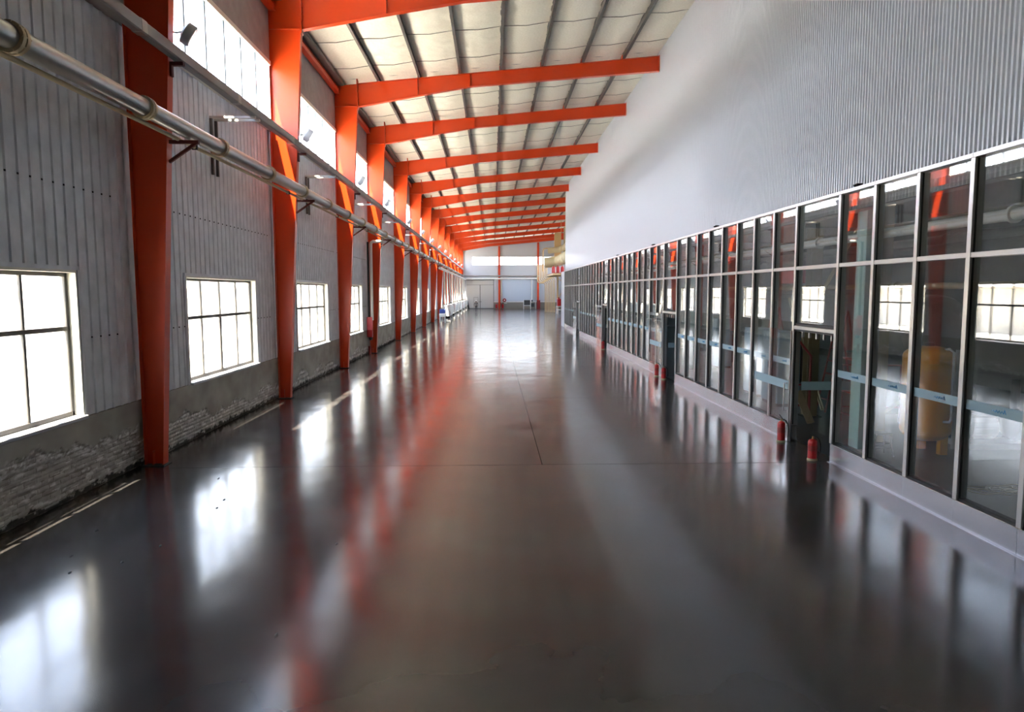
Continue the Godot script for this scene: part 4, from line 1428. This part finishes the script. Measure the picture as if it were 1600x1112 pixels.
func build_far_end_things() -> void:
	var o := thing("hose_reel", "red hose reel hung right of the left end-wall post", "hose reel", Vector3(2.08, 1.55, END + 0.30))
	var b := MB.new()
	b.lathe([Vector2(0, -0.1), Vector2(0.34, -0.1), Vector2(0.34, -0.07), Vector2(0.16, -0.06), Vector2(0.16, 0.06), Vector2(0.34, 0.07), Vector2(0.34, 0.1), Vector2(0, 0.1)], 24, Transform3D(Basis(Vector3.RIGHT, PI / 2), Vector3.ZERO))
	part(b, "drum", "dull_red", o)
	b = MB.new()
	b.lathe([Vector2(0, 0.10), Vector2(0.12, 0.10), Vector2(0.12, 0.13), Vector2(0, 0.13)], 16, Transform3D(Basis(Vector3.RIGHT, PI / 2), Vector3.ZERO))
	part(b, "hub", "white", o)
	b = MB.new()
	b.box(Vector3(-0.05, -0.6, -0.25), Vector3(0.45, -0.5, -0.1))
	b.box(Vector3(-0.04, -0.5, -0.25), Vector3(0.04, 0.1, -0.1))
	part(b, "mount", "pale_steel", o)
	for q in [[0.62, "left"], [1.75, "right"]]:
		o = thing("floor_extinguisher", "big red wheeled extinguisher standing on the %s of the left end-wall post" % q[1], "extinguisher", Vector3(q[0], 0, END + 0.75), "wheeled extinguishers at the end wall")
		b = MB.new()
		b.lathe([Vector2(0, 0.12), Vector2(0.17, 0.12), Vector2(0.19, 0.2), Vector2(0.19, 0.72), Vector2(0.13, 0.82), Vector2(0.04, 0.86), Vector2(0.04, 0.92)], 18)
		part(b, "cylinder", "red", o)
		for s in [-0.2, 0.2]:
			b = MB.new()
			b.lathe([Vector2(0, -0.02), Vector2(0.12, -0.02), Vector2(0.12, 0.02), Vector2(0, 0.02)], 14, Transform3D(Basis(Vector3.BACK, PI / 2), Vector3(s, 0.12, -0.1)))
			part(b, "wheel", "black", o)
		b = MB.new()
		b.sweep([Vector3(0.0, 0.9, 0.0), Vector3(-0.2, 1.0, 0.05), Vector3(-0.28, 0.8, 0.1), Vector3(-0.26, 0.4, 0.1)], 0.03, 8)
		part(b, "hose", "black", o)
	o = thing("notice_board", "dark notice board on a white stand before the end wall", "board", Vector3(6.1, 0, END + 2.2))
	b = MB.new()
	b.cbox(Vector3(-0.55, 0.68, -0.03), Vector3(0.55, 1.58, 0.03), 0.01)
	part(b, "panel", "dark_steel", o)
	for s in [-0.62, 0.62]:
		b = MB.new()
		b.box(Vector3(s - 0.05, 0.0, -0.05), Vector3(s + 0.05, 1.66, 0.05))
		b.box(Vector3(s - 0.05, 0.0, -0.35), Vector3(s + 0.05, 0.05, 0.35))
		part(b, "post", "white", o)
	b = MB.new()
	b.box(Vector3(-0.62, 0.58, -0.04), Vector3(0.62, 0.66, 0.04))
	part(b, "crossbar", "white", o)
	o = thing("work_bench", "white-topped bench with a dark machine right of the notice board", "bench", Vector3(7.25, 0, END + 1.2))
	b = MB.new()
	b.box(Vector3(-0.5, 1.22, -0.3), Vector3(0.5, 1.3, 0.3))
	part(b, "top", "white", o)
	for q in [[-0.45, -0.25], [0.45, -0.25], [-0.45, 0.25], [0.45, 0.25]]:
		b = MB.new()
		b.box(Vector3(q[0] - 0.03, 0, q[1] - 0.03), Vector3(q[0] + 0.03, 1.22, q[1] + 0.03))
		part(b, "leg", "white", o)
	b = MB.new()
	b.cbox(Vector3(-0.38, 0.35, -0.2), Vector3(0.2, 1.0, 0.2), 0.05)
	part(b, "machine", "dark_steel", o)
	b = MB.new()
	b.lathe([Vector2(0, 1.3), Vector2(0.16, 1.3), Vector2(0.12, 1.5), Vector2(0.05, 1.62), Vector2(0, 1.62)], 14)
	solid("black_bell", "small black dome standing on the white bench at the end wall", "dome", b, "black").position = Vector3(7.05, 0, END + 1.2)
	b = MB.new()
	b.cbox(Vector3(7.95, 0.0, END + 0.9), Vector3(8.55, 1.55, END + 0.45), 0.02)
	b.cbox(Vector3(7.98, 0.1, END + 0.92), Vector3(8.52, 1.45, END + 0.90), 0.004)
	b.box(Vector3(8.02, 0.7, END + 0.95), Vector3(8.06, 0.9, END + 0.92))
	solid("red_cabinet", "red steel cabinet at the foot of the right end-wall post", "cabinet", b, "dull_red")
	b = MB.new()
	b.tube(Vector3(7.05, 1.3, END + 0.2), Vector3(7.05, 5.3, END + 0.2), 0.10, 14)
	b.tube(Vector3(7.05, 5.2, END + 0.2), Vector3(7.05, 5.32, END + 0.40), 0.09, 14)
	solid("white_riser", "white vertical pipe left of the right end-wall post", "pipe", b, "white")
	b = MB.new()
	b.tube(Vector3(1.55, 1.0, END + 0.25), Vector3(1.55, 5.8, END + 0.25), 0.09, 14)
	b.tube(Vector3(1.55, 5.7, END + 0.25), Vector3(1.55, 5.92, END + 0.5), 0.09, 14)
	solid("pale_riser", "pale vertical pipe right of the left end-wall post", "pipe", b, "pale_steel")

# ---------------------------------------------------------------- far right pipework
func build_far_right() -> void:
	# cream risers with two bends each
	for k in 7:
		var x := 8.1 + 0.2 * k
		var z := -108.0 + 0.5 * k
		var yb := 4.4 + 0.14 * k
		var xo := 6.9 + 0.2 * k
		var b := MB.new()
		var p := [Vector3(x, 0.0, z), Vector3(x, yb - 0.3, z)]
		for j in 5: p.append(Vector3(x - 0.3 + 0.3 * cos(j * PI / 8), yb - 0.3 + 0.3 * sin(j * PI / 8), z))
		p.append(Vector3(xo + 0.45, yb, z))
		for j in 5: p.append(Vector3(xo + 0.45 - 0.45 * sin(j * PI / 8), yb + 0.45 - 0.45 * cos(j * PI / 8), z))
		p.append(Vector3(xo, 7.3, z))
		b.sweep(p, 0.075, 12)
		b.lathe([Vector2(0, 0), Vector2(0.095, 0), Vector2(0.095, 0.04), Vector2(0, 0.04)], 12, Transform3D(Basis.IDENTITY, Vector3(x, 0, z)))
		solid("cream_riser", "%s cream bent pipe from the left in the far right bundle" % ORD[k], "pipe", b, "cream", "cream bent pipes")
	# platform frame
	var o := thing("pipe_platform", "cream steel platform carrying red vessels beyond the glazing", "platform")
	for q in [[9.55, -103.0], [9.55, -92.0], [13.6, -103.0], [13.6, -92.0]]:
		var b := MB.new()
		b.box(Vector3(q[0] - 0.13, 0, q[1] - 0.13), Vector3(q[0] + 0.13, 5.25, q[1] + 0.13))
		part(b, "post", "cream", o)
	for q in [[-103.0], [-92.0]]:
		var b := MB.new()
		b.box(Vector3(7.9, 5.25, q[0] - 0.12), Vector3(14.0, 5.52, q[0] + 0.12))
		part(b, "cross_beam", "cream", o)
	for x in [8.0, 9.55, 13.6]:
		var b := MB.new()
		b.box(Vector3(x - 0.1, 5.27, -103.0), Vector3(x + 0.1, 5.5, -92.0))
		part(b, "long_beam", "cream", o)
	var b := MB.new()
	b.box(Vector3(7.9, 5.52, -103.2), Vector3(14.0, 5.57, -91.8))
	part(b, "deck", "dull_red", o)
	for q in [[Vector3(9.6, 1.9, -103.0), Vector3(10.9, 4.6, -103.0)], [Vector3(9.7, 5.0, -103.0), Vector3(10.6, 4.2, -103.0)]]:
		b = MB.new()
		b.bar(q[0], q[1], 0.12, 0.12)
		part(b, "diagonal", "cream", o)
	for k in 6:
		b = MB.new()
		var x := 8.15 + 0.6 * k
		b.lathe([Vector2(0, 5.57), Vector2(0.24, 5.57), Vector2(0.24, 6.25), Vector2(0.18, 6.42), Vector2(0.06, 6.48), Vector2(0.06, 6.6), Vector2(0, 6.6)], 18, Transform3D(Basis.IDENTITY, Vector3(x, 0, -94.0)))
		solid("red_vessel", "%s red upright vessel from the left on the cream platform" % ORD[k], "vessel", b, "red", "red vessels on the platform")
	# lagged ducts
	for q in [[9.35, 7.45, 0.72, -98.5, -65.0, "large cream lagged duct running towards the end wall beyond the glazing"], [9.9, 9.2, 0.42, -99.5, -65.0, "smaller cream lagged duct above the large one beyond the glazing"]]:
		o = thing("lagged_duct", q[5], "duct", Vector3.ZERO, "lagged ducts beyond the glazing")
		b = MB.new()
		b.sweep([Vector3(q[0], q[1], q[4]), Vector3(q[0], q[1], q[3] + 1.0), Vector3(q[0] - 0.1, q[1] - 0.05, q[3] + 0.3), Vector3(q[0] - 0.5, q[1] - 0.15, q[3] - 0.3), Vector3(q[0] - 2.0, q[1] - 0.3, q[3] - 0.6)], q[2], 24)
		part(b, "duct", "lagging", o)
		var z: float = q[4] - 2.0
		while z > q[3] + 1.5:
			b = MB.new()
			b.lathe([Vector2(q[2], -0.06), Vector2(q[2] + 0.03, -0.05), Vector2(q[2] + 0.03, 0.05), Vector2(q[2], 0.06)], 24, Transform3D(Basis(Vector3.RIGHT, PI / 2), Vector3(q[0], q[1], z)))
			part(b, "band", "lagging", o)
			z -= 3.0
		for zz in [-70.0, -84.0, -96.0]:
			b = MB.new()
			b.tube(Vector3(q[0], q[1] + q[2] - 0.02, zz), Vector3(q[0], roof_y(q[0]) + 0.1, zz), 0.03, 8)
			part(b, "hanger", "cream", o)
	# hoist tower frame
	o = thing("duct_tower", "tall cream box tower rising to the roof beyond the glazing", "tower")
	b = MB.new()
	b.cbox(Vector3(9.0, 7.6, -101.5), Vector3(9.9, 11.6, -102.6), 0.03)
	part(b, "box", "cream", o)
	b = MB.new()
	b.cbox(Vector3(10.1, 7.4, -99.0), Vector3(11.0, 12.2, -100.0), 0.03)
	part(b, "rear_box", "khaki", o)
	b = MB.new()
	b.sweep([Vector3(7.25, 6.0, -101.0), Vector3(7.25, 8.9, -101.0), Vector3(7.35, 9.2, -101.0), Vector3(7.6, 9.3, -101.0), Vector3(9.0, 9.3, -101.0)], 0.09, 12)
	part(b, "arched_pipe", "cream", o)
	b = MB.new()
	b.bar(Vector3(8.95, 5.5, -101.2), Vector3(8.95, 11.4, -101.2), 0.10, 0.10)
	part(b, "mast", "cream", o)
	# red machine on a white rack
	o = thing("storage_rack", "white steel rack at the foot of the cream frame", "rack", Vector3(9.35, 0, -96.0))
	for q in [[-0.5, -1.0], [0.5, -1.0], [-0.5, 1.0], [0.5, 1.0], [0.0, 1.0]]:
		b = MB.new()
		b.box(Vector3(q[0] - 0.05, 0, q[1] - 0.05), Vector3(q[0] + 0.05, 1.1, q[1] + 0.05))
		part(b, "post", "white", o)
	for y in [0.55, 1.02]:
		b = MB.new()
		b.box(Vector3(-0.55, y, -1.05), Vector3(0.55, y + 0.08, 1.05))
		part(b, "shelf", "white", o)
	for q in [[9.08, "left"], [9.62, "right"]]:
		b = MB.new()
		b.cbox(Vector3(q[0] - 0.25, 1.10, -96.8), Vector3(q[0] + 0.25, 2.1, -95.2), 0.06)
		b.tube(Vector3(q[0], 2.05, -96.0), Vector3(q[0], 2.3, -96.0), 0.12, 12)
		solid("red_drum_box", "%s red machine housing on the white rack" % q[1], "machine", b, "red", "red housings on the rack")

# ---------------------------------------------------------------- walking person
func build_person() -> void:
	# joints (x, y, z, radius); the figure walks away from the camera
	var J := {
		"pel": [0.0, 0.94, 0.0, 0.135], "chest": [0.0, 1.30, -0.02, 0.150], "neck": [0.0, 1.46, -0.01, 0.058], "head": [0.0, 1.60, -0.03, 0.098], "crown": [0.0, 1.64, -0.01, 0.100],
		"shl": [-0.19, 1.40, 0.0, 0.068], "ell": [-0.27, 1.14, 0.05, 0.048], "hal": [-0.26, 0.90, -0.04, 0.036],
		"shr": [0.19, 1.40, 0.0, 0.068], "elr": [0.28, 1.15, -0.04, 0.048], "har": [0.25, 0.95, -0.16, 0.036],
		"hil": [-0.09, 0.90, 0.0, 0.095], "knl": [-0.10, 0.50, -0.10, 0.062], "anl": [-0.10, 0.09, -0.02, 0.045], "tol": [-0.11, 0.045, -0.18, 0.040],
		"hir": [0.09, 0.90, 0.0, 0.095], "knr": [0.10, 0.49, 0.06, 0.062], "anr": [0.10, 0.12, 0.22, 0.045], "tor": [0.11, 0.04, 0.12, 0.040],
	}
	var bones := [["pel", "chest"], ["chest", "neck"], ["neck", "head"], ["head", "crown"], ["shl", "shr"], ["shl", "ell"], ["ell", "hal"], ["shr", "elr"], ["elr", "har"], ["pel", "hil"], ["pel", "hir"], ["hil", "knl"], ["knl", "anl"], ["anl", "tol"], ["hir", "knr"], ["knr", "anr"], ["anr", "tor"]]
	# hands: palm and five short fingers each
	for s in ["l", "r"]:
		var w: Array = J["ha" + s]
		var pw := Vector3(w[0], w[1], w[2])
		for f in 5:
			var side := -1.0 if s == "l" else 1.0
			var root := pw + Vector3(0, -0.06 if f > 0 else -0.02, -0.036 + 0.019 * f)
			var tip := root + Vector3(-side * 0.01, -[0.05, 0.085, 0.09, 0.083, 0.065][f], [-0.035, -0.008, 0.0, 0.006, 0.012][f])
			J["f%s%da" % [s, f]] = [root.x, root.y, root.z, 0.013]
			J["f%s%db" % [s, f]] = [tip.x, tip.y, tip.z, 0.011]
			bones.append(["f%s%da" % [s, f], "f%s%db" % [s, f]])
		J["pa" + s] = [pw.x, pw.y - 0.05, pw.z, 0.030]
		bones.append(["ha" + s, "pa" + s])
	var segs := []
	for q in bones:
		var a: Array = J[q[0]]
		var e: Array = J[q[1]]
		segs.append([Vector3(a[0], a[1], a[2]), Vector3(e[0], e[1], e[2]), a[3], e[3]])
	var cell := 0.018
	var lo := Vector3(-0.36, -0.02, -0.30)
	var nx := 41
	var ny := 100
	var nz := 38
	var field := PackedFloat32Array()
	field.resize(nx * ny * nz)
	field.fill(1.0)
	for g in segs:      # smooth minimum of tapered capsules
		var a: Vector3 = g[0]
		var e: Vector3 = g[1]
		var r0: float = g[2]
		var r1: float = g[3]
		var kk := 0.035 if maxf(r0, r1) > 0.045 else 0.008
		var pad := maxf(r0, r1) + 0.06
		var p0 := ((Vector3(minf(a.x, e.x), minf(a.y, e.y), minf(a.z, e.z)) - Vector3.ONE * pad - lo) / cell).floor()
		var p1 := ((Vector3(maxf(a.x, e.x), maxf(a.y, e.y), maxf(a.z, e.z)) + Vector3.ONE * pad - lo) / cell).ceil()
		var ae := e - a
		var l2 := maxf(ae.length_squared(), 1e-6)
		for iy in range(maxi(0, int(p0.y)), mini(ny, int(p1.y) + 1)):
			for iz in range(maxi(0, int(p0.z)), mini(nz, int(p1.z) + 1)):
				for ixx in range(maxi(0, int(p0.x)), mini(nx, int(p1.x) + 1)):
					var p := lo + Vector3(ixx, iy, iz) * cell
					var t := clampf((p - a).dot(ae) / l2, 0.0, 1.0)
					var d := p.distance_to(a + ae * t) - lerpf(r0, r1, t)
					var at := (iy * nz + iz) * nx + ixx
					var o: float = field[at]
					var h := clampf(0.5 + 0.5 * (o - d) / kk, 0.0, 1.0)
					field[at] = lerpf(o, d, h) - kk * h * (1.0 - h)
	var b := MB.new()
	b.colored = true
	var index := {}
	for iy in ny - 1:
		for iz in nz - 1:
			for ixx in nx - 1:
				var sum := Vector3.ZERO
				var cnt := 0
				var first: bool = field[(iy * nz + iz) * nx + ixx] < 0.0
				var mixed := false
				for c in 8:
					if (field[((iy + (c >> 1 & 1)) * nz + iz + (c >> 2 & 1)) * nx + ixx + (c & 1)] < 0.0) != first: mixed = true
				if not mixed: continue
				for q in [[0, 1], [2, 3], [4, 5], [6, 7], [0, 2], [1, 3], [4, 6], [5, 7], [0, 4], [1, 5], [2, 6], [3, 7]]:
					var ca: int = q[0]
					var cb: int = q[1]
					var pa := Vector3(ca & 1, ca >> 1 & 1, ca >> 2 & 1)
					var pb := Vector3(cb & 1, cb >> 1 & 1, cb >> 2 & 1)
					var fa: float = field[((iy + int(pa.y)) * nz + iz + int(pa.z)) * nx + ixx + int(pa.x)]
					var fb: float = field[((iy + int(pb.y)) * nz + iz + int(pb.z)) * nx + ixx + int(pb.x)]
					if (fa < 0.0) != (fb < 0.0):
						sum += pa.lerp(pb, fa / (fa - fb))
						cnt += 1
				var p := lo + (Vector3(ixx, iy, iz) + sum / cnt) * cell
				var at := (iy * nz + iz) * nx + ixx
				var nrm := Vector3(field[at + 1] - field[at], field[at + nz * nx] - field[at], field[at + nx] - field[at]).normalized()
				var col := Color(0.03, 0.03, 0.035)                                   # trousers and shoes
				if p.y > 0.93: col = Color(0.13, 0.125, 0.125)                        # grey jacket
				if p.y > 1.45: col = Color(0.42, 0.27, 0.20)                          # skin
				if p.y > 1.60 or (p.y > 1.5 and p.z > 0.03): col = Color(0.03, 0.025, 0.022)   # hair
				if absf(p.x) > 0.2 and p.y < 0.93: col = Color(0.42, 0.27, 0.20)
				index[at] = b.vert(p, nrm, col)
	for iy in range(1, ny - 1):
		for iz in range(1, nz - 1):
			for ixx in range(1, nx - 1):
				var at := (iy * nz + iz) * nx + ixx
				var s: bool = field[at] < 0.0
				for ax in 3:
					var st: int = [1, nz * nx, nx][ax]
					if (field[at + st] < 0.0) == s: continue
					var u: int = [nz * nx, nx, 1][ax]
					var w: int = [nx, 1, nz * nx][ax]
					var q := [index.get(at - u - w, -1), index.get(at - w, -1), index.get(at, -1), index.get(at - u, -1)]
					if q.has(-1): continue
					if s: b.ix.append_array(PackedInt32Array([q[0], q[2], q[1], q[0], q[3], q[2]]))
					else: b.ix.append_array(PackedInt32Array([q[0], q[1], q[2], q[0], q[2], q[3]]))
	var o := thing("person", "person in a grey jacket and black trousers walking towards the big door", "person", Vector3(-2.57, 0.0, -105.9))
	o.scale = Vector3.ONE * 1.02
	part(b, "body", "person", o)
	var hat := MB.new()
	hat.lathe([Vector2(0.135, 1.655), Vector2(0.115, 1.67), Vector2(0.105, 1.73), Vector2(0.07, 1.775), Vector2(0.0, 1.79)], 20, Transform3D(Basis.IDENTITY, Vector3(0, 0, -0.02)))
	part(hat, "safety_helmet", "white", o)

# ---------------------------------------------------------------- scraps on the floor
func build_scraps() -> void:
	var rng := RandomNumberGenerator.new()
	rng.seed = 9
	for q in [[-4.72, -7.6], [-4.3, -7.9], [-4.1, -8.4], [-5.0, -8.1], [-4.05, -10.3], [-4.6, -11.5], [-1.98, -6.1], [-1.95, -8.4], [-5.2, -9.0], [-4.0, -9.9]]:
		var b := MB.new()
		var pts := []
		for k in 6:
			var a := TAU * k / 6
			pts.append(Vector3(q[0] + cos(a) * rng.randf_range(0.008, 0.02), 0.0, q[1] + sin(a) * rng.randf_range(0.02, 0.05)))
		for k in 6:
			var up := Vector3(0, 0.006, 0)
			b.tri(pts[k] + up, Vector3(q[0], 0.012, q[1]), pts[(k + 1) % 6] + up)
			b.quad(pts[(k + 1) % 6], pts[k], pts[k] + up, pts[(k + 1) % 6] + up)
		solid("floor_scrap", "tiny dark leaf scrap lying on the polished floor at the left", "scrap", b, "black", "dark scraps on the floor")
